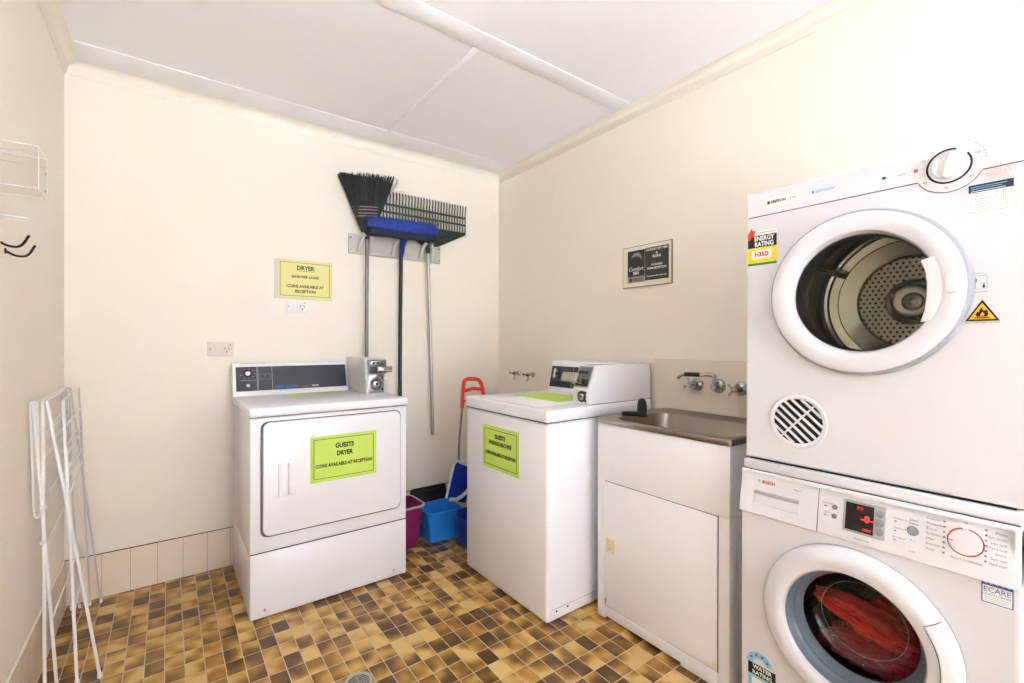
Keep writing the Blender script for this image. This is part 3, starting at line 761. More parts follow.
b.prism([(KX + .028 * math.cos(a) * q, KZ + .028 * math.sin(a) * p) for p, q, a in [(1, 1, math.radians(x)) for x in (68, 76, 84, 246, 256, 264)]], .013, .021, M['stackplastic'], bev=.003)
b.build('dial_knob', pan)
# door ring
DO = T(DCX, -.0005, DCZ + Z) @ FRONT
b = MB(); b.lathe([(.214, 0), (.2225, 0), (.2215, .013), (.219, .020), (.213, .0225)], M['greyblue'], DO, 96); b.build('door_rim', u)
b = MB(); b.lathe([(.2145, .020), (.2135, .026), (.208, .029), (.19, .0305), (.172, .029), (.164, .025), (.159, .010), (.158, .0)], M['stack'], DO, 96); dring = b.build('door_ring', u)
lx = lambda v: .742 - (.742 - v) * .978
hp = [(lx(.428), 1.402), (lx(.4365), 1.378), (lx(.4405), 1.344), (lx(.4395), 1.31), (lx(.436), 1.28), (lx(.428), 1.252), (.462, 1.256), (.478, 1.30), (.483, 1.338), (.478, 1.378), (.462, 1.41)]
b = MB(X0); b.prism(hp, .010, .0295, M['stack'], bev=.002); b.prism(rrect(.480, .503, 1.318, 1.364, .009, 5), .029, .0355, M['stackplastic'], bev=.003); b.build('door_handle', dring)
b = MB(); b.lathe([(0, .004), (.158, .003)], M['glass'], DO, 64); b.build('door_window', dring, label='clear round window')
b = MB(); b.lathe([(.157, .0), (.160, -.012), (.166, -.03), (.160, -.05), (.155, -.062)], M['darkgasket'], DO, 72); b.lathe([(.155, -.062), (.20, -.066), (.236, -.07)], M['steel'], DO, 72); b.build('drum_gasket', u)
# drum of folded steel, its own origin at the drum's centre so the perforations sit on its axis
drm = MB(FRONT); drm.lathe([(.236, -.07), (.242, -.085), (.235, -.10), (.242, -.112), (.236, -.125), (.236, -.25), (.242, -.265), (.236, -.28), (.236, -.40), (.228, -.422), (.205, -.430), (.200, -.424), (.165, -.440), (.150, -.446)], M['drum'], None, 96)
drm.lathe([(.236, -.126), (.230, -.131), (.236, -.136)], M['chrome'], None, 96); drm.lathe([(.236, -.398), (.229, -.402), (.233, -.410)], M['chrome'], None, 96)
drm.lathe([(.150, -.449), (.140, -.452), (.075, -.454)], M['perf'], None, 96); drm.lathe([(.1535, -.447), (.149, -.440), (.144, -.452)], M['chrome'], None, 96)
drm.lathe([(.075, -.454), (.070, -.446), (.060, -.444), (.052, -.450), (.030, -.450), (.024, -.442), (.014, -.440), (.012, -.446), (.005, -.444), (0, -.444)], M['drum'], None, 64)
for a in (40, 160, 280): drm.lathe([(0, -.440), (.006, -.441), (.007, -.446)], M['black'], T(.056 * math.cos(math.radians(a)), .056 * math.sin(math.radians(a)), 0), 10)
for a in (150, 270, 30):
    ca, sa = math.cos(math.radians(a)), math.sin(math.radians(a))
    X = Matrix(((ca, -sa, 0, 0), (sa, ca, 0, 0), (0, 0, 1, 0), (0, 0, 0, 1)))
    drm.box((.188, -.012, -.40), (.238, .012, -.12), M['drum'], .008, 3, X=X)
drm.build('drum', u, loc=(DCX + .014, -.0005, DCZ + Z))
# vent grille
GV = (.151, .9675)
b = MB(X0); K = T(GV[0], 0, GV[1]) @ FRONT
b.lathe([(.079, 0), (.077, .004), (.070, .005), (.0665, .003), (.0655, -.001)], M['stackplastic'], K, 48); b.lathe([(0, .0004), (.0665, .0004)], M['black'], K, 48)
for k in range(-3, 4):
    h = k * .0185; w_ = math.sqrt(.0665 ** 2 - h * h)
    b.box((-w_, h - .0036, .0005), (w_, h + .0036, .0045), M['stackplastic'], .001, 1, X=K @ RZ(-42))
b.box((-.0025, -.065, .0005), (.0025, .065, .0035), M['stackplastic'], X=K @ RZ(-42)); b.build('vent_grille', u)
# stickers
b = MB(X0); b.prism(rrect(.004, .0915, 1.446, 1.555, .002, 2), .0004, .001, M['paperwhite']); y = -.0014
b.box((.004, y, 1.502), (.0915, y + .0003, 1.540), M['ink']); b.box((.004, y, 1.454), (.0915, y + .0003, 1.5015), M['yellow']); b.box((.004, y, 1.446), (.0915, y + .0003, 1.4535), M['green'])
b.text('ENERGY', .020, .054, 1.5295, M['whiteink'], y=y - .0003, bold=.03, width=.060); b.text('RATING', .020, .054, 1.5115, M['whiteink'], y=y - .0003, bold=.03, width=.056)
b.box((.016, y - .0003, 1.466), (.078, y, 1.493), M['paperwhite']); b.text('H35D', .018, .047, 1.4795, M['redink'], y=y - .0007, bold=.04, width=.042)
b.prism([(.004, 1.528), (.004, 1.548), (.010, 1.556), (.016, 1.566), (.020, 1.556), (.029, 1.556), (.024, 1.546), (.026, 1.538), (.016, 1.536), (.012, 1.528)], .0015, .0019, M['orange'])
b.text('www.energyrating.gov.au', .006, .058, 1.548, M['greyink'], y=y, width=.06); b.build('energy_label', u, label='black and yellow energy rating sticker with a red star')
b = MB(X0); b.prism([(.5095, 1.2515), (.5665, 1.2515), (.538, 1.3005)], .0004, .0009, M['ink']); b.prism([(.5155, 1.2553), (.5605, 1.2553), (.538, 1.2935)], .0009, .0013, M['amber'])
fl = [(.529, 1.2625), (.5275, 1.268), (.5305, 1.2735), (.5325, 1.271), (.5345, 1.279), (.539, 1.2835), (.5385, 1.277), (.5425, 1.2755), (.5445, 1.279), (.548, 1.272), (.5475, 1.265), (.545, 1.2615)]
b.prism(fl, .0013, .0017, M['ink']); b.prism([(.535, 1.2635), (.535, 1.267), (.539, 1.2725), (.542, 1.267), (.5405, 1.2635)], .0017, .0020, M['amber']); b.box((.526, -.0019, 1.2585), (.550, -.0013, 1.2603), M['ink'])
b.text('CAUTION RISK OF FIRE', .0052, .538, 1.2478, M['greyink'], y=-.0006, width=.058); b.build('fire_hazard_sticker', u, label='yellow triangle sticker with a black flame')
b = MB(X0)
b.tube([(p[0], -.0006, p[1]) for p in rrect(.527, .546, 1.325, 1.356, .002, 2)], .0004, M['greyink'], 4, closed=True); b.prism([(.538, 1.328), (.543, 1.328), (.541, 1.341)], .0003, .0008, M['ink'])
b.text('3', .012, .5275, 1.345, M['ink'], y=-.0006); b.tube([(.527 + .0018 * k, -.0006, 1.3595 + .0022 * math.sin(k * .31)) for k in range(11)], .0005, M['greyink'], 4)
b.box((.526, -.0008, 1.318), (.547, -.0003, 1.3192), M['greyink']); b.build('door_symbol', u, label='grey printed symbol beside the door')
b = MB(X0); b.prism(rrect(.515, .587, 1.496, 1.567, .001, 2), .0003, .0006, M['paperwhite']); b.box((.515, -.001, 1.549), (.587, -.0006, 1.567), M['navy'])
for i, wd in enumerate((.058, .050)): b.box((.519, -.0013, 1.5605 - .0045 * i), (.519 + wd, -.001, 1.5625 - .0045 * i), M['cyanink'])
b.box((.519, -.0013, 1.5512), (.575, -.001, 1.5526), M['whiteink'])
for i, wd in enumerate((.030, .026, .032, .024, .030, .022, .044, .060)): b.box((.524, -.0009, 1.545 - .006 * i), (.524 + wd * .9, -.0006, 1.5458 - .006 * i), M['greyink'])
for i in (0, 4, 7): b.text(str((0, 4, 7).index(i) + 1), .006, .519, 1.5455 - .006 * i, M['ink'], y=-.0009)
for p, q in (((.560, 1.528), (.571, 1.545)), ((.574, 1.53), (.584, 1.544)), ((.563, 1.512), (.578, 1.524))):
    b.tube([(a, -.0008, c) for a, c in ((p[0], p[1]), (q[0], p[1]), (q[0], q[1]), (p[0], q[1]))], .0004, M['greyink'], 4, closed=True)
b.build('instruction_label', u, label='instruction sticker with a navy heading')
b = MB(X0)
for i, wd in enumerate((.040, .042, .034, .036)): b.text(('DO NOT DRY ITEMS THAT', 'HAVE BEEN CLEANED IN', 'FLAMMABLE SOLVENT', 'OR SOILED WITH OIL')[i], .006, .562, 1.5945 - .0062 * i, M['pinkink'], y=-.0006, width=wd)
b.build('warning_print', u, label='faded red warning print')

# ---- lower front-load washer
v = thing('front_load_washer', 'white front-loading washing machine with red laundry inside, under the stacked dryer', 'washing machine', (1.474, MY, 0), -90)
WC = (.294, .424)
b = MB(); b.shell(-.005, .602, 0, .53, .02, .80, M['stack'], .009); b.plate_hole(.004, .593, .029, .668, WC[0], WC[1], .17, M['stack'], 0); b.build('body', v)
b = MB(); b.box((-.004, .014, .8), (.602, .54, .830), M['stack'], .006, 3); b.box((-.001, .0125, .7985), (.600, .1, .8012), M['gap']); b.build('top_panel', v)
for x, y in ((.05, .05), (.55, .05), (.05, .48), (.55, .48)):
    b = MB(); b.cyl((x, y, 0), (x, y, .022), .022, M['black'], 14, .015); b.build('foot', v)
FT = math.degrees(math.atan2(.022, .134)); FX = T(0, -.010, .667) @ RX(-FT)
def fz(z): return (z - .667) * 1.012
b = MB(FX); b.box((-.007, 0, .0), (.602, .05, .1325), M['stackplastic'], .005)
b.box((.2135, -.0004, .003), (.215, .004, .133), M['seam'])
# panel lettering
for z, s in ((.748, 'Vorwahl'), (.724, 'Spin')): b.text(s, .007, .237, fz(z + .006), M['greyink'], y=-.0006, align='CENTER'); b.box((.229, -.0006, fz(z - .004)), (.236, -.0002, fz(z - .001)), M['greyink'])
for i, s in enumerate(('Finished in', 'Options', 'Spin speed')): b.text(s, .007, .382, fz(.757 - .0225 * i), M['greyink'], y=-.0006, align='LEFT', width=.026); b.box((.384, -.0006, fz(.748 - .0225 * i)), (.389, -.0002, fz(.751 - .0225 * i)), M['greyink'])
b.text('Start', .008, .422, fz(.762), M['ink'], y=-.0006); b.text('Pause', .008, .423, fz(.754), M['ink'], y=-.0006)
b.text('AquaStop', .008, .318, fz(.681), M['greyink'], y=-.0006, width=.034)
b.text('< :', .010, .421, fz(.714), M['greyink'], y=-.0006); b.text('reset', .006, .421, fz(.688), M['greyink'], y=-.0006)
for i, s in enumerate(('Cottons', 'Prewash', 'Eco', 'Synthetics', 'Mix', 'Delicates', 'Wool')): b.text(s, .0075, .446, fz(.776 - .0118 * i), M['greyink'], y=-.0006, align='LEFT', width=(.024, .028, .018, .027, .014, .025, .015)[i]); b.box((.476, -.0006, fz(.776 - .0118 * i) - .002), (.480, -.0002, fz(.776 - .0118 * i) + .002), M['greyink'])
for i, s in enumerate(('Rinse', 'Spin Drain', 'Super quick', 'Mixed load', 'Shirts', 'Dark wash', 'Hand wash')): b.text(s, .0075, .581, fz(.776 - .0112 * i), M['greyink'], y=-.0006, align='RIGHT', width=(.018, .030, .026, .030, .018, .024, .026)[i]); b.box((.546, -.0006, fz(.778 - .0112 * i) - .002), (.550, -.0002, fz(.778 - .0112 * i) + .002), M['greyink'])
b.text('off', .007, .514, fz(.783), M['greyink'], y=-.0006); b.text('Maxx 7 VarioPerfect', .007, .517, fz(.701), M['greyink'], y=-.0006, width=.052, rot=0)
fas = b.build('control_panel', v)
# detergent drawer
b = MB(FX); hx = (.036, .165, fz(.697), fz(.742))
y = -.002
b.plate_rect((-.004, .2125, .003, .1295), hx, M['stackplastic'], y)
b.box((-.004, y, .003), (.2125, y + .0018, .0045), M['stackplastic'])
for q in ((hx[0], y, hx[2]), ): pass
D_ = .020
b.quad([(hx[0], y, hx[2]), (hx[1], y, hx[2]), (hx[1], y + D_, hx[2] + .012), (hx[0], y + D_, hx[2] + .012)], M['stackplastic'])
b.quad([(hx[0], y, hx[3]), (hx[0], y + D_, hx[3]), (hx[1], y + D_, hx[3]), (hx[1], y, hx[3])], M['softseam'])
b.quad([(hx[0], y + D_, hx[2] + .012), (hx[1], y + D_, hx[2] + .012), (hx[1], y + D_, hx[3]), (hx[0], y + D_, hx[3])], M['stackplastic'])
b.quad([(hx[0], y, hx[2]), (hx[0], y + D_, hx[2] + .012), (hx[0], y + D_, hx[3]), (hx[0], y, hx[3])], M['stackplastic'])
b.quad([(hx[1], y, hx[2]), (hx[1], y, hx[3]), (hx[1], y + D_, hx[3]), (hx[1], y + D_, hx[2] + .012)], M['stackplastic'])
b.text('BOSCH', .0125, .078, fz(.769), M['redink'], y=y - .0005, bold=.05, width=.036); b.text('Maxx 7', .008, .160, fz(.767), M['greyink'], y=y - .0005, width=.02)
K = FX @ T(.051, y - .0003, fz(.770)) @ FRONT
b.X = Matrix.Identity(4); b.lathe([(.0036, 0), (.0046, .0003)], M['greyink'], K, 20); b.box((-.0006, -.003, 0), (.0006, .003, .0003), M['greyink'], X=K); b.box((-.002, -.0005, 0), (.002, .0005, .0003), M['greyink'], X=K)
drw = b.build('detergent_drawer', v)
b = MB(FX); b.box((hx[0], -.0025, hx[3] - .012), (hx[1], .003, hx[3] - .002), M['softseam'], .002); b.build('drawer_grip', drw)
# display and buttons
b = MB(FX); b.prism(rrect(.275, .367, fz(.694), fz(.776), .003, 2), .0002, .003, M['silver'], bev=.001); disp = b.build('display', v)
b = MB(FX); b.box((.281, -.0036, fz(.700)), (.343, -.003, fz(.770)), M['display']); y = -.0040
b.text('8:8', .012, .313, fz(.760), M['ledim'], y=y); b.text('-0-', .024, .329, fz(.735), M['led'], y=y, bold=.01); b.text('1000', .010, .329, fz(.708), M['ledim'], y=y, bold=.03)
b.build('screen', disp, label='dark screen with glowing red digits')
for z in (.757, .735, .713):
    b = MB(FX); b.lathe([(0, .0045), (.008, .0042), (.0095, .003), (.0095, .002)], M['button'], T(.355, 0, fz(z)) @ FRONT, 20); b.build('button', disp)
for x, z, r in ((.254, .747, .0068), (.254, .723, .0068), (.421, .736, .0115)):
    b = MB(FX); b.lathe([(0, .003), (r * .85, .0028), (r, .001), (r, 0)], M['button'], T(x, 0, fz(z)) @ FRONT, 24); b.build('button', v)
K = FX @ T(.515, 0, fz(.741)) @ FRONT
b = MB(); b.lathe([(.0315, 0), (.0315, .001), (.029, .0016)], M['redink'], K, 40, 100, 440); b.lathe([(.029, 0), (.0285, .010), (.026, .013), (0, .0135)], M['stackplastic'], K, 40); b.box((-.028, -.0006, .0128), (-.019, .0006, .0142), M['redink'], X=K); b.build('program_knob', v)
# door
DW = T(WC[0], -.0005, WC[1]) @ FRONT
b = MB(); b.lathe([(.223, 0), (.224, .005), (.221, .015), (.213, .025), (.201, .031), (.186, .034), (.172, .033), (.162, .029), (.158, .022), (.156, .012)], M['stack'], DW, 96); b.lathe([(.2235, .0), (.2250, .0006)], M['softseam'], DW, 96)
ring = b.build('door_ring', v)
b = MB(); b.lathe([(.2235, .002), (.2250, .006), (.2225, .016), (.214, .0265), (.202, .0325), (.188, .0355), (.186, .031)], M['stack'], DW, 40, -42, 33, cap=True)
b.build('door_handle', ring)
b = MB()
b.tube([DW @ Vector((r * math.cos(math.radians(33.6)), r * math.sin(math.radians(33.6)), h)) for r, h in ((.186, .0352), (.202, .0322), (.214, .0262), (.2215, .0165))], .0007, M['gap'], 5)
b.tube([DW @ Vector((.1855 * math.cos(math.radians(a)), .1855 * math.sin(math.radians(a)), .0352)) for a in range(-42, 34, 3)], .0007, M['gap'], 5); b.build('handle_seam', ring)
b = MB(); b.lathe([(.157, .020), (.155, .006), (.150, -.004), (.146, -.012), (.147, -.020), (.138, -.034), (.134, -.045)], M['gasket'], DW, 80); b.build('gasket', v)
b = MB(); b.lathe([(.147, .002), (.140, -.006), (.134, -.03), (.128, -.06), (.116, -.080), (.098, -.088), (.06, -.092), (0, -.094)], M['washglass'], DW, 72); b.lathe([(.1005 + .0011 * math.cos(math.radians(q)), -.0875 + .0011 * math.sin(math.radians(q))) for q in range(0, 361, 60)], M['greyink'], DW, 72); b.build('door_glass', ring, label='clear glass bowl')  # thin grey ring stands in for the highlight on the bowl's edge
dm = MB(FRONT); dm.lathe([(.134, -.045), (.16, -.06), (.215, -.075), (.232, -.10), (.235, -.36), (.22, -.38)], M['darkperf'], None, 80); dm.lathe([(.22, -.38), (0, -.385)], M['darkperf'], None, 64)
dm.build('drum', v, loc=(WC[0], -.0005, WC[1]))
# stickers
b = MB(); b.prism(rrect(.5435, .593, .6155, .6665, .001, 2), .0004, .0009, M['blueink']); b.box((.5455, -.0013, .6175), (.591, -.0009, .6545), M['paperwhite'])
b.box((.5435, -.0012, .6545), (.593, -.0009, .6665), M['blueink'])
for k in range(5): b.lathe([(0, .0014), (.0022, .0013)], M['skyblue'], T(.550 + .009 * k, 0, .6605) @ FRONT, 8)
b.text('ECARE', .0165, .568, .6455, M['blueink'], y=-.0016, width=.042); b.text('QUALITY CENTRE', .006, .568, .6355, M['blueink'], y=-.0016, width=.042)
for i in range(3): b.box((.548, -.0016, .629 - .0042 * i), (.588 - .004 * i, -.0013, .6298 - .0042 * i), M['cyanink'])
for vv in b.bm.verts: vv.co += Vector((-.002, 0, .004))
b.build('service_sticker', v, label='white and blue service sticker')
b = MB(); z0 = .195
b.lathe([(.020, .0006), (.040, .0006)], M['skyblue'], T(.055, 0, z0 + .002) @ FRONT, 30, 15, 180)
for a in (40, 75, 110, 145): b.lathe([(0, .0010), (.004, .0010)], M['blueink'], T(.055 + .030 * math.cos(math.radians(a)), 0, z0 + .002 + .030 * math.sin(math.radians(a))) @ FRONT, 8)
b.prism([(.020, z0 - .033), (.102, z0 - .033), (.102, z0 + .002), (.020, z0 + .002)], .0004, .001, M['ink']); b.text('WATER', .017, .063, z0 - .007, M['whiteink'], y=-.0014, bold=.03, width=.058); b.text('RATING', .017, .063, z0 - .024, M['whiteink'], y=-.0014, bold=.03, width=.058)
b.prism([(.020, z0 - .10), (.102, z0 - .10), (.102, z0 - .033), (.020, z0 - .033)], .0003, .0008, M['skyblue']); b.box((.032, -.0012, z0 - .075), (.09, -.0008, z0 - .042), M['paperwhite']); b.build('water_label', v, label='blue and black water rating sticker')

# red laundry lying in the drum: three crumpled pieces
def cloth(name, c, size, seed, loc, rot, m, label):
    rr = random.Random(seed); b = MB(); t = bmesh.new(); bmesh.ops.create_icosphere(t, subdivisions=5, radius=1)
    from mathutils import noise
    o3 = Vector((rr.random() * 9, rr.random() * 9, rr.random() * 9))
    for q in t.verts:
        p = q.co.copy(); d = 1 + .28 * noise.noise(p * 1.6 + o3) + .20 * (1 - abs(noise.noise(Vector((p.x * 2.2, p.y * 3.4, p.z * 5)) + o3)) * 2.2) + .05 * noise.noise(p * 9 + o3)
        q.co = Vector((p.x * size[0], p.y * size[1], p.z * size[2])) * d
    b.put(t, m, Matrix.Rotation(rot[0], 4, 'X') @ Matrix.Rotation(rot[1], 4, 'Y') @ Matrix.Rotation(rot[2], 4, 'Z'))
    return b.build(name, None, smooth=80, loc=loc, label=label, cat='laundry')
wx, wy, wz = 1.474, MY - WC[0], WC[1]
cloth('red_towel', None, (.045, .125, .036), 3, (wx + .155, wy - .015, wz - .030), (.25, 0, .1), M['redcloth'], 'bright red towel slung across the middle of the washer drum')
cloth('red_shirt', None, (.055, .125, .050), 11, (wx + .165, wy - .005, wz - .108), (-.15, .2, -.1), M['darkredcloth'], 'dark red shirt at the bottom of the washer drum')
cloth('red_pillowcase', None, (.05, .085, .065), 23, (wx + .255, wy - .05, wz - .055), (.2, .3, .4), M['redcloth'], 'red pillowcase rolled up at the back right of the washer drum')

# ------------------------------------------------------------------ things on the back wall (front faces -y)
YW = YB
# yellow dryer sign in its clear pouch
sg = thing('wall_sign', 'yellow laminated dryer price sign on the back wall above the white outlet', 'sign', (.479, YW - .0005, 1.449), 0)
b = MB(); b.box((0, -.003, 0), (.317, 0, .226), M['laminate'], .001, 1); b.build('backing', sg)
b = MB(); b.box((.020, -.0038, .003), (.314, -.003, .223), M['yellowpaper']); y = -.0042
for lo, hi in (((.030, .018), (.302, .020)), ((.030, .210), (.302, .212)), ((.030, .018), (.032, .212)), ((.300, .018), (.302, .212))): b.box((lo[0], y, lo[1]), (hi[0], y + .0003, hi[1]), M['ink'])
for tx, sz, z, wd in (('DRYER', .034, .181, .096), ('$4.00 PER LOAD', .020, .130, .150), ('COINS AVAILABLE AT', .023, .074, .205), ('RECEPTION', .023, .045, .112)): b.text(tx, sz, .166, z, M['ink'], y=y, bold=.03, width=wd)
b.box((.118, y, .163), (.214, y + .0003, .165), M['ink']); b.build('sheet', sg)

def outlet(x, z, m, label, group=None):
    o = thing('power_outlet', label, 'power outlet', (x, YW - .0005, z), 0)
    b = MB(); b.box((0, -.009, 0), (.118, 0, .073), m, .003, 2); b.build('face_plate', o)
    b = MB(); b.box((.060, -.0108, .012), (.108, -.009, .060), m, .001)
    for px, pz, r in ((.076, .038, 28), (.096, .038, -28), (.086, .022, 0)): b.box((-.0014, -.0113, -.0065), (.0014, -.0105, .0065), M['black'], X=T(px, 0, pz) @ RY(r))
    b.build('socket', o)
    b = MB(); b.box((.092, -.0135, .052), (.112, -.008, .064), m, .002); b.box((.098, -.0137, .056), (.106, -.013, .060), M['redink']); b.build('switch', o)
    for px in (.010, .108) if False else (.012,):
        b = MB(); b.lathe([(0, .002), (.003, .0015), (.004, 0)], M['softseam'] if m is M['outlet'] else M['button'], T(px, -.009, .036) @ FRONT, 10); b.build('screw', o)
    return o
outlet(.540, 1.370, M['outlet'], 'white power outlet directly under the yellow dryer sign')
outlet(.165, 1.126, M['outletcream'], 'cream power outlet low on the back wall to the left of the dryer console')

# tool rack
rk = thing('tool_rack', 'grey wall rack gripping the broom, brush and rake poles', 'rack', (.891, YW - .0005, 1.748), 0)
b = MB(); b.box((0, -.012, 0), (.632, 0, .126), M['rackgrey'], .004); b.box((.004, -.014, .004), (.628, -.011, .022), M['rackgrey'], .003)
for x in (.012, .62):
    for z in (.02, .1): b.lathe([(0, .002), (.005, .001), (.006, 0)], M['seam'], T(x, -.012, z) @ FRONT, 10)
b.build('back_plate', rk)
for x in (.103, .325, .520):
    for s in (-1, 1):
        b = MB(); pts = [(x + s * .044, -.010, .020), (x + s * .040, -.032, .075), (x + s * .024, -.052, .112), (x + s * .017, -.062, .120)]
        b.tube(fillet(pts, .02, 4), .012, M['hookgrey'], 10); b.build('grip', rk)

# straw broom hung head up
TY = YW - .05
br = thing('straw_broom', 'black straw broom hung head up, leftmost on the tool rack', 'broom', (.993, TY, 0), 0)
b = MB(); rr = random.Random(4)
N = 330
for k in range(N):
    f = (k + .5) / N * 2 - 1; q = rr.uniform(-1, 1)
    x0 = f * .050; xm = f * .083; x1 = f * .178 + rr.uniform(-.006, .006)
    top = 2.243 + f * .026 - .006 * f * f + rr.uniform(-.016, .008)
    y0 = q * .018; y1 = q * .03
    b.tube([(x0 * .6, y0 * .6, 1.885), (xm, y0, 2.005), (x0 + (x1 - x0) * .62, (y0 + y1) / 2, 2.12), (x1, y1, top)], [.0032, .0036, .0030, .0012], M['straw'], 4)
for k in range(8):
    b.tube([(.12 + .004 * k, -.01, 2.12 + .01 * k), (.16 + .006 * k, -.012, 2.17 + .012 * k), (.205 - .004 * k, -.014, 2.225 + .005 * k)], .0008, M['straw'], 4)
b.tube([(.11, -.012, 2.13), (.15, -.014, 2.17), (.24, -.014, 2.178)], .0008, M['straw'], 4)
# solid core so the head is not seen through
t = bmesh.new()
lv = [(1.868, .014, .012), (1.90, .038, .016), (1.95, .064, .018), (2.005, .080, .018), (2.06, .098, .018), (2.13, .132, .017), (2.19, .156, .016), (2.222, .168, .010)]
prev = None
for z, hx_, hy in lv:
    cur = [t.verts.new((hx_ * math.cos(a), hy * math.sin(a), z)) for a in [2 * PI * i / 20 for i in range(20)]]
    if prev:
        for i in range(20): t.faces.new((prev[i], prev[(i + 1) % 20], cur[(i + 1) % 20], cur[i]))
    else: t.faces.new(list(reversed(cur)))
    prev = cur
t.faces.new(prev); b.put(t, M['straw']); b.build('bristle_head', br, kind='stuff')
b = MB()
for z, hw in ((1.982, .078), (1.999, .083), (2.020, .089), (2.038, .094)):
    b.tube([(hw * math.cos(a) * 1.0, .0235 * math.sin(a), z + .012 * math.cos(a)) for a in [2 * PI * i / 32 for i in range(32)]], .0028, M['stitch'], 5, closed=True)
b.build('stitching', br)
b = MB(); b.tube([(.0, 0, 1.89), (-.001, 0, 1.6), (-.002, 0, 1.02)], .0115, M['pole'], 12); b.tube([(0, 0, 1.90), (0, 0, 1.84)], [.012, .014], M['straw'], 12); b.build('broom_handle', br)

# push broom
pb = thing('push_broom', 'blue push broom with a black pole, middle tool on the rack', 'broom', (1.215, TY - .004, 0), 0)
b = MB(RY(0)); sl = .075
t = bmesh.new(); n1, n2 = 40, 14; prev = None; rr = random.Random(9)
for i in range(n1 + 1):
    u_ = i / n1 * 2 - 1; x = -.012 + u_ * .236; k = (1 - abs(u_) ** 8 * .55)
    zc = 1.931 + .008 * u_
    cur = []
    for j in range(n2):
        a = 2 * PI * j / n2; rz = .047 * k; ry = .036 * k
        cur.append(t.verts.new((x, -.075 + ry * math.cos(a) * (1 + rr.uniform(-.05, .05)), zc + rz * math.sin(a) * (1 + rr.uniform(-.06, .06)))))
    if prev:
        for j in range(n2): t.faces.new((prev[j], prev[(j + 1) % n2], cur[(j + 1) % n2], cur[j]))
    else: t.faces.new(cur)
    prev = cur
t.faces.new(list(reversed(prev))); bmesh.ops.recalc_face_normals(t, faces=t.faces); b.put(t, M['bluebr'])
for k in range(700):
    u_ = rr.uniform(-1, 1); x = -.012 + u_ * .236; a = rr.uniform(math.radians(-10), math.radians(230)); zc = 1.931 + .008 * u_
    p = Vector((x, -.075 - .032 * math.cos(a), zc + .040 * math.sin(a))); q = Vector((x + rr.uniform(-.006, .006), -.075 - .044 * math.cos(a), zc + .054 * math.sin(a)))
    b.tube([p, q], [.0014, .0008], M['bluebr'], 3)
b.build('bristles', pb, kind='stuff')
b = MB(T(-.012, -.06, 1.880) @ RY(-1.9)); b.box((-.228, -.045, -.022), (.228, .022, .022), M['darkbr'], .012, 3); b.build('brush_block', pb)
b = MB(); b.tube([(-.004, -.055, 1.865), (-.004, -.03, 1.82), (-.003, -.006, 1.75)], [.022, .018, .013], M['bluehead'], 14); b.build('socket', pb)
b = MB(); b.tube([(-.003, -.006, 1.76), (-.004, 0, 1.3), (-.005, .004, .46)], .0125, M['poleblack'], 12); b.build('broom_handle', pb)

# plastic leaf rake
rkx = thing('leaf_rake', 'dark green plastic rake with a silver pole, rightmost on the tool rack', 'rake', (1.418, YW - .026, 0), 0)
def RP(x, z): return (x - 1.418, z)
b = MB()
pl = [RP(1.27, 1.985), RP(1.715, 1.985), RP(1.715, 1.970), RP(1.50, 1.862), RP(1.40, 1.845), RP(1.33, 1.88)]
b.prism(pl, .0, .008, M['rakegreen'], bev=.002)
for k in range(5): b.tube([(-.01 + .0 * k, -.009, 1.87), (-.12 + .10 * k, -.009, 1.984)], .004, M['rakegreen'], 6)
b.build('rake_head', rkx)
for z in (2.090, 2.040): 
    b = MB(); b.box((1.10 - 1.418, -.008, z - .006), (1.717 - 1.418, .001, z + .006), M['rakegreen'], .002); b.build('cross_bar', rkx)
nT = 29
for k in range(nT):
    x = 1.105 + (1.712 - 1.105) * k / (nT - 1)
    b = MB(); b.tube(fillet([(x - 1.418, -.004, 1.975), (x - 1.418, -.004, 2.120), (x - 1.418, -.012, 2.150), (x - 1.418 - .012, -.030, 2.166)], .02, 4), .0043, M['rakegreen'], 6); b.build('tine', rkx)
b = MB(); b.tube([(-.012, -.022, 1.90), (-.010, -.026, 1.80)], [.018, .015], M['rakegreen'], 12); b.build('socket', rkx)
b = MB(); b.tube([(-.010, -.026, 1.83), (.012, -.022, 1.2), (.036, -.014, .57)], .0115, M['polesteel'], 12); b.build('rake_handle', rkx)

# ------------------------------------------------------------------ plaque on the right wall
pw, ph = .312, .222
pq = thing('wall_plaque', 'cream framed plaque with black and olive panels on the right wall', 'sign', (XR - .0005, 1.683, 1.498), -90)
b = MB(); b.box((0, -.008, 0), (pw, 0, ph), M['plaqueedge'], .001, 1); b.box((.004, -.0088, .004), (pw - .004, -.007, ph - .004), M['plaqueboard']); b.build('board', pq)
b = MB(); y = -.0092
b.box((.036, y, .058), (.148, y + .0006, .198), M['plaqueblack']); b.box((.036, y, .026), (.148, y + .0006, .0575), M['plaquegrey'])
b.lathe([(0, .0003), (.034, .0003)], M['plaquegrey'], T(.095, y, .152) @ FRONT, 32); b.lathe([(0, .0006), (.034, .0006)], M['plaqueblack'], T(.090, y, .142) @ FRONT @ Matrix.Diagonal((1.1, .72, 1, 1)), 32)
b.text('Comfort', .031, .092, .098, M['whiteink'], y=y - .0006, width=.096, shear=.15); b.text('INN', .026, .092, .075, M['whiteink'], y=y - .0006, bold=.02, width=.036)
b.box((.05, y - .0004, .032), (.064, y, .05), M['plaqueblack'])
for i in range(3): b.box((.07, y - .0004, .034 + .006 * i), (.135, y, .036 + .006 * i), M['plaqueblack'])
b.build('logo_panel', pq)
b = MB(); b.box((.1495, y, .030), (pw - .018, y + .0006, .200), M['plaqueolive'])
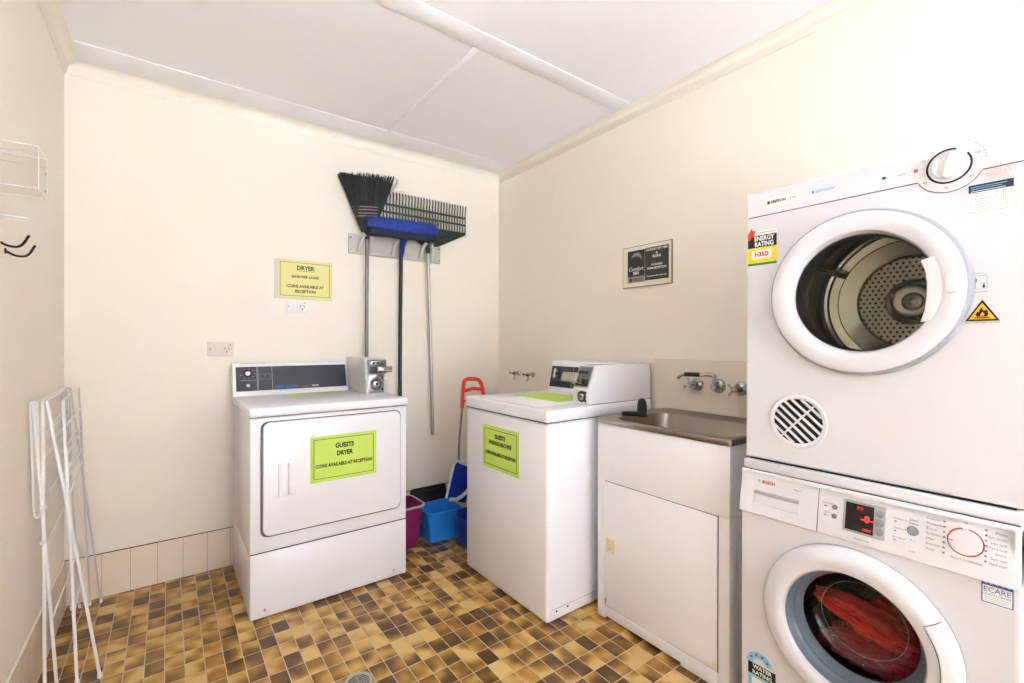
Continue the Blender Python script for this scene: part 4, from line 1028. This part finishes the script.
for tx, sz, z, wd in (('LAUNDRY KEY HIRE', .016, .188, .130), ('&', .016, .168, .012), ('IRONS', .018, .151, .050), ('AVAILABLE', .014, .108, .070), ('FROM RECEPTION', .016, .090, .116), ('PLEASE RETURN AFTER USE', .008, .050, .120)): b.text(tx, sz, .2225, z, M['whiteink'], y=y - .0006, bold=.02, width=wd)
b.build('text_panel', pq)

# ------------------------------------------------------------------ things on the left wall (front faces +x)
hd = thing('acrylic_box', 'clear acrylic box fixed high on the left wall above two dark hooks', 'box', (XL + .0005, 1.693, 1.597), 90)
# local x runs along the wall (away from the viewer), -y out of the wall
b = MB(); w_, dp_, hh = .107, .108, .109
b.box((0, -dp_, 0), (.003, 0, hh), M['acrylic']); b.box((w_ - .003, -dp_, 0), (w_, 0, hh), M['acrylic']); b.box((.003, -dp_, 0), (w_ - .003, 0, .003), M['acrylic']); b.box((.003, -.003, .003), (w_ - .003, 0, hh), M['acrylic']); b.build('box_body', hd)
b = MB(); e_ = .0014
for x in (0, w_):
    b.tube([(x, -.001, 0), (x, -dp_, 0), (x, -dp_, hh), (x, -.001, hh)], e_, M['plastic'], 6); b.tube([(x, -.001, hh - .022), (x, -dp_, hh - .022)], .0007, M['softseam'], 5)
for z in (0, hh): b.tube([(0, -dp_, z), (w_, -dp_, z)], e_, M['plastic'], 6)
for z in (.02, hh * .62): b.lathe([(0, .002), (.003, .0015), (.004, 0)], M['button'], T(w_ + .0, -dp_ + .004, z) @ RX(0) @ FRONT, 8)
b.build('box_edge', hd, label='white polished edges')
hr = thing('coat_hook_rail', 'narrow white plate with two white prongs and two dark curved hooks on the left wall', 'hook rail', (XL + .0005, 1.60, 1.46), 90)
b = MB(); b.box((.10, -.006, -.02), (.30, 0, .11), M['wall'], .002); b.build('rail', hr)
for yy, z in ((.17, .075), (.195, .070)):
    b = MB(); b.tube([(yy, -.004, z), (yy, -.05, z - .002), (yy, -.076, z - .004)], .0022, M['plastic'], 8); b.build('prong', hr)
for yy, z in ((.275, .0), (.350, -.016)):
    b = MB(); b.lathe([(0, .003), (.008, .003), (.009, 0)], M['bronze'], T(yy - .008, 0, z + .018) @ FRONT, 14)
    b.tube(fillet([(yy - .008, -.001, z + .018), (yy - .006, -.02, z + .005), (yy - .003, -.045, z + .006), (yy, -.060, z + .042)], .03, 6), .0032, M['bronze'], 8); b.build('hook', hr)

# ------------------------------------------------------------------ folded clothes airer leaning in the left corner
ar = thing('clothes_airer', 'folded white wire clothes airer leaning on the left wall beside the room corner', 'clothes airer', (0, 0, 0), 0)
NY, FY = 2.20, 2.83
near_legs = [((-.339, .999), (-.334, .006)), ((-.362, 1.0), (-.304, .006)), ((-.329, .995), (-.194, .006)), ((-.290, .999), (-.2535, .006))]
far_legs = [((-.362, .999), (-.345, .006)), ((-.366, 1.0), (-.318, .006)), ((-.350, .995), (-.246, .006)), ((-.322, .999), (-.284, .006))]
for Yp, rad, legs_, m_ in ((NY, .0049, near_legs, M['airer']), (FY, .0036, far_legs, M['greywire'])):
    for (a, c) in legs_:
        b = MB(); b.tube([(a[0], Yp, a[1]), (c[0], Yp, c[1])], rad, m_, 10); b.cyl((c[0], Yp, 0), (c[0], Yp, .016), rad * 1.5, M['plastic'], 10); b.build('leg', ar)
    b = MB(); b.tube(fillet([(-.371, Yp + .01, .998), (-.362, Yp + .01, .615), (-.352, Yp + .01, .60), (-.346, Yp + .01, .615), (-.355, Yp + .01, .998)], .02, 4), rad * .7, m_, 8); b.build('side_wing', ar)
def at(i, z, L_=near_legs):
    a, c = L_[i]; f = (a[1] - z) / (a[1] - c[1]); return a[0] + (c[0] - a[0]) * f
for z, legs in ((.997, (0, 1, 2, 3)), (.90, (0, 3)), (.87, (1, 2)), (.80, (0, 2, 3)), (.72, (2, 3)), (.66, (0, 1, 3)), (.50, (0,)), (.245, (1, 3))):
    for i in legs:
        b = MB(); b.tube([(at(i, z), NY, z), (at(i, z, far_legs), FY, z)], .0027, M['airer'], 8); b.build('rung', ar)
for z in (.64, .52):
    b = MB(); b.cyl((at(0, z) - .008, NY - .007, z), (at(0, z) + .009, NY - .007, z), .0068, M['plastic'], 12); b.build('joint_cap', ar)

# ------------------------------------------------------------------ bins and tools in the gap between dryer and washer
def tub(name, label, cat, cx, cy, w0, d0, w1, d1, h, m, rim, rimm, rot=0, rc=.03):
    o = thing(name, label, cat, (cx, cy, 0), rot)
    b = MB(); t = bmesh.new(); prev = None
    lv = [(0, .002, 0), (1, .0, .004), (1, 1, 1), (1, 1, 1)]
    prof = [(-.5, .0, .001), (0, 0, .001), (0, .06, .01), (0, 1, h), (.004, 1, h), (.004, .05, .015), (-.5, .05, .015)]
    for ins, f, z in prof:
        ww = w0 + (w1 - w0) * f; dd_ = d0 + (d1 - d0) * f
        if ins < 0: ww *= .02; dd_ *= .02; r = min(ww, dd_) * .4
        else: ww -= 2 * ins; dd_ -= 2 * ins; r = min(rc, min(ww, dd_) * .49)
        cur = [t.verts.new((x, y, z)) for x, y in rrect(-ww / 2, ww / 2, -dd_ / 2, dd_ / 2, r, 6)]
        if prev:
            for i in range(len(cur)): t.faces.new((prev[i], prev[(i + 1) % len(cur)], cur[(i + 1) % len(cur)], cur[i]))
        prev = cur
    bmesh.ops.recalc_face_normals(t, faces=t.faces); b.put(t, m); b.build('tub_body', o)
    b = MB(); oo = [(x, y, h - .004) for x, y in rrect(-w1 / 2 - rim * .5, w1 / 2 + rim * .5, -d1 / 2 - rim * .5, d1 / 2 + rim * .5, rc + .004, 6)]
    b.tube(oo, rim, rimm, 8, closed=True)
    if rimm is m:
        t = bmesh.new(); r1 = [t.verts.new((x, y, h - .004)) for x, y in rrect(-w1 / 2 - rim, w1 / 2 + rim, -d1 / 2 - rim, d1 / 2 + rim, rc + .006, 6)]; r2 = [t.verts.new((x, y, h - .034)) for x, y in rrect(-w1 / 2 - rim * .8, w1 / 2 + rim * .8, -d1 / 2 - rim * .8, d1 / 2 + rim * .8, rc + .006, 6)]
        for i in range(len(r1)): t.faces.new((r1[i], r2[i], r2[(i + 1) % len(r1)], r1[(i + 1) % len(r1)]))
        b.put(t, m)
    b.build('rim', o)
    return o
tub('laundry_bin', 'magenta plastic bin with a pale rim beside the coin dryer', 'bin', 1.118, 2.590, .15, .17, .20, .22, .245, M['magenta'], .007, M['magrim'], rc=.045)
tub('storage_tub', 'bright blue plastic tub on the floor between the coin dryer and washer', 'tub', 1.352, 2.575, .19, .18, .224, .205, .180, M['tubblue'], .006, M['tubblue'], rc=.03)
# black lid propped up behind the blue tub
ld = thing('black_lid', 'black plastic lid propped upright behind the blue tub', 'lid', (1.385, 2.750, -.02), 0)
b = MB(T(0, 0, .16) @ RX(-16)); b.prism(rrect(-.13, .125, -.155, .112, .02, 4), -.006, .006, M['blackgreen'], bev=.003); b.prism(rrect(-.105, .10, -.13, .09, .02, 4), .006, .012, M['blackgreen'], bev=.004); b.build('lid_panel', ld)
# deep blue round bucket half hidden by the washer
bk = thing('round_bucket', 'deep blue round bucket half hidden behind the front of the coin washer', 'bucket', (1.470, 2.345, 0), 0)
b = MB(); b.lathe([(0, .002), (.085, .0), (.092, .008), (.112, .165), (.116, .168), (.118, .178), (.112, .18), (.109, .170), (.088, .012), (0, .01)], M['deepblue'], None, 40); b.build('bucket_body', bk)
b = MB(); b.tube([(.117 * math.cos(a), .117 * math.sin(a), .168 - .055 * math.sin(a * 1.0) ** 2) for a in [math.radians(180 + 180 * k / 20) for k in range(21)]], .003, M['deepblue'], 6); b.build('bucket_handle', bk)
# long handled dustpan with red grip
dp = thing('lobby_dustpan', 'royal blue long-handled dustpan with white edges and a red grip by the washer', 'dustpan', (1.545, 2.665, -.012), 0)
b = MB(T(-.02, -.02, .305) @ RY(24) @ RX(-12))
b.prism(rrect(-.055, .105, -.125, .115, .02, 4), -.012, .004, M['royal'], bev=.003)
for k in range(3): b.box((-.03, -.008, -.09 + .02 * k), (.07, -.004, -.085 + .02 * k), M['deepblue'], .001, 1)
b.build('pan', dp)
b = MB(T(-.02, -.02, .305) @ RY(24) @ RX(-12))
b.tube(fillet([(-.055, -.008, -.125), (-.060, -.008, .09), (-.045, -.008, .12), (.105, -.008, .12)], .02, 4), .008, M['plastic'], 8)
b.tube(fillet([(-.03, -.012, -.128), (.02, -.014, -.118), (.06, -.016, -.085), (.108, -.016, -.02), (.112, -.016, .05)], .02, 4), [.012] * 3 + [.014] * 60 if False else .013, M['plastic'], 8)
b.prism(rrect(-.03, .09, .105, .145, .015, 4), -.012, .014, M['plastic'], bev=.004); b.build('pan_edge', dp)
b = MB(); b.tube(fillet([(.003, .0, .42), (.006, .0, .55), (.03, .0, .79)], .05, 5), .0075, M['pole'], 10); b.build('handle_rod', dp)
b = MB(); gx = .028
b.tube(fillet([(gx, 0, .775), (gx + .012, 0, .945), (gx + .03, 0, .968), (gx + .125, 0, .962), (gx + .155, 0, .93), (gx + .175, 0, .83)], .03, 5), .0135, M['redgrip'], 12)
b.tube([(gx + .006, 0, .885), (gx + .08, 0, .900), (gx + .158, 0, .892)], .0125, M['redgrip'], 12); b.tube([(gx, 0, .81), (gx + .05, 0, .835), (gx + .165, 0, .84)], .006, M['redgrip'], 10); b.build('grip', dp)
# thin green pole in the gap
gp = thing('green_pole', 'thin green broom pole standing between the coin dryer and the wall', 'pole', (1.088, 2.835, 0), 0)
b = MB(); b.tube([(-.0, 0, .0), (.005, .03, .52)], .009, M['polegreen'], 10); b.build('shaft', gp)
b = MB(); b.lathe([(.0095, 0), (.010, .02), (.006, .03), (0, .032)], M['black'], T(.005, .03, .515), 10); b.build('cap', gp)

# ------------------------------------------------------------------ light: sky plus an added sun bounced off the ground outside; lamp on
wd = bpy.data.worlds.new('daylight'); bpy.context.scene.world = wd; wd.use_nodes = True
bg = wd.node_tree.nodes['Background']; bg.inputs['Color'].default_value = (.66, .81, 1.0, 1); bg.inputs['Strength'].default_value = 4.4
sn = bpy.data.lights.new('sun', 'SUN'); sn.energy = 225; sn.color = (.80, .90, 1.0); sn.angle = .01
so = bpy.data.objects.new('sun', sn); C.objects.link(so); so.rotation_euler = (0, math.radians(42), 0)

# ------------------------------------------------------------------ camera
f, yaw, pit, rol, cy = 461.2732, .6407, -.0006, .0019, 342.7741
cam = bpy.data.cameras.new('camera'); co = bpy.data.objects.new('camera', cam); C.objects.link(co)
fw = Vector((math.sin(yaw), math.cos(yaw), 0)); rt = Vector((math.cos(yaw), -math.sin(yaw), 0)); up = Vector((0, 0, 1))
F2 = fw * math.cos(pit) + up * math.sin(pit); U2 = -fw * math.sin(pit) + up * math.cos(pit)
R3 = rt * math.cos(rol) + U2 * math.sin(rol); U3 = -rt * math.sin(rol) + U2 * math.cos(rol)
mw = Matrix.Identity(4)
for i in range(3): mw[i][0], mw[i][1], mw[i][2] = R3[i], U3[i], -F2[i]
mw.translation = (0, 0, CAMZ); co.matrix_world = mw
cam.sensor_width = 36; cam.sensor_fit = 'HORIZONTAL'; cam.lens = 36 * f / 1024; cam.shift_y = (cy - 341.5) / 1024
cam.clip_start = .05; cam.clip_end = 50
sc = bpy.context.scene
sc.camera = co
vs = sc.view_settings; sc.display_settings.display_device = 'sRGB'
vs.view_transform = 'Standard'; vs.look = 'None'; vs.exposure = 0.14; vs.gamma = 1.0; vs.use_curve_mapping = False
sc.cycles.use_denoising = True; sc.cycles.max_bounces = 10; sc.cycles.diffuse_bounces = 6; sc.cycles.transparent_max_bounces = 12
sc.cycles.sample_clamp_indirect = 80
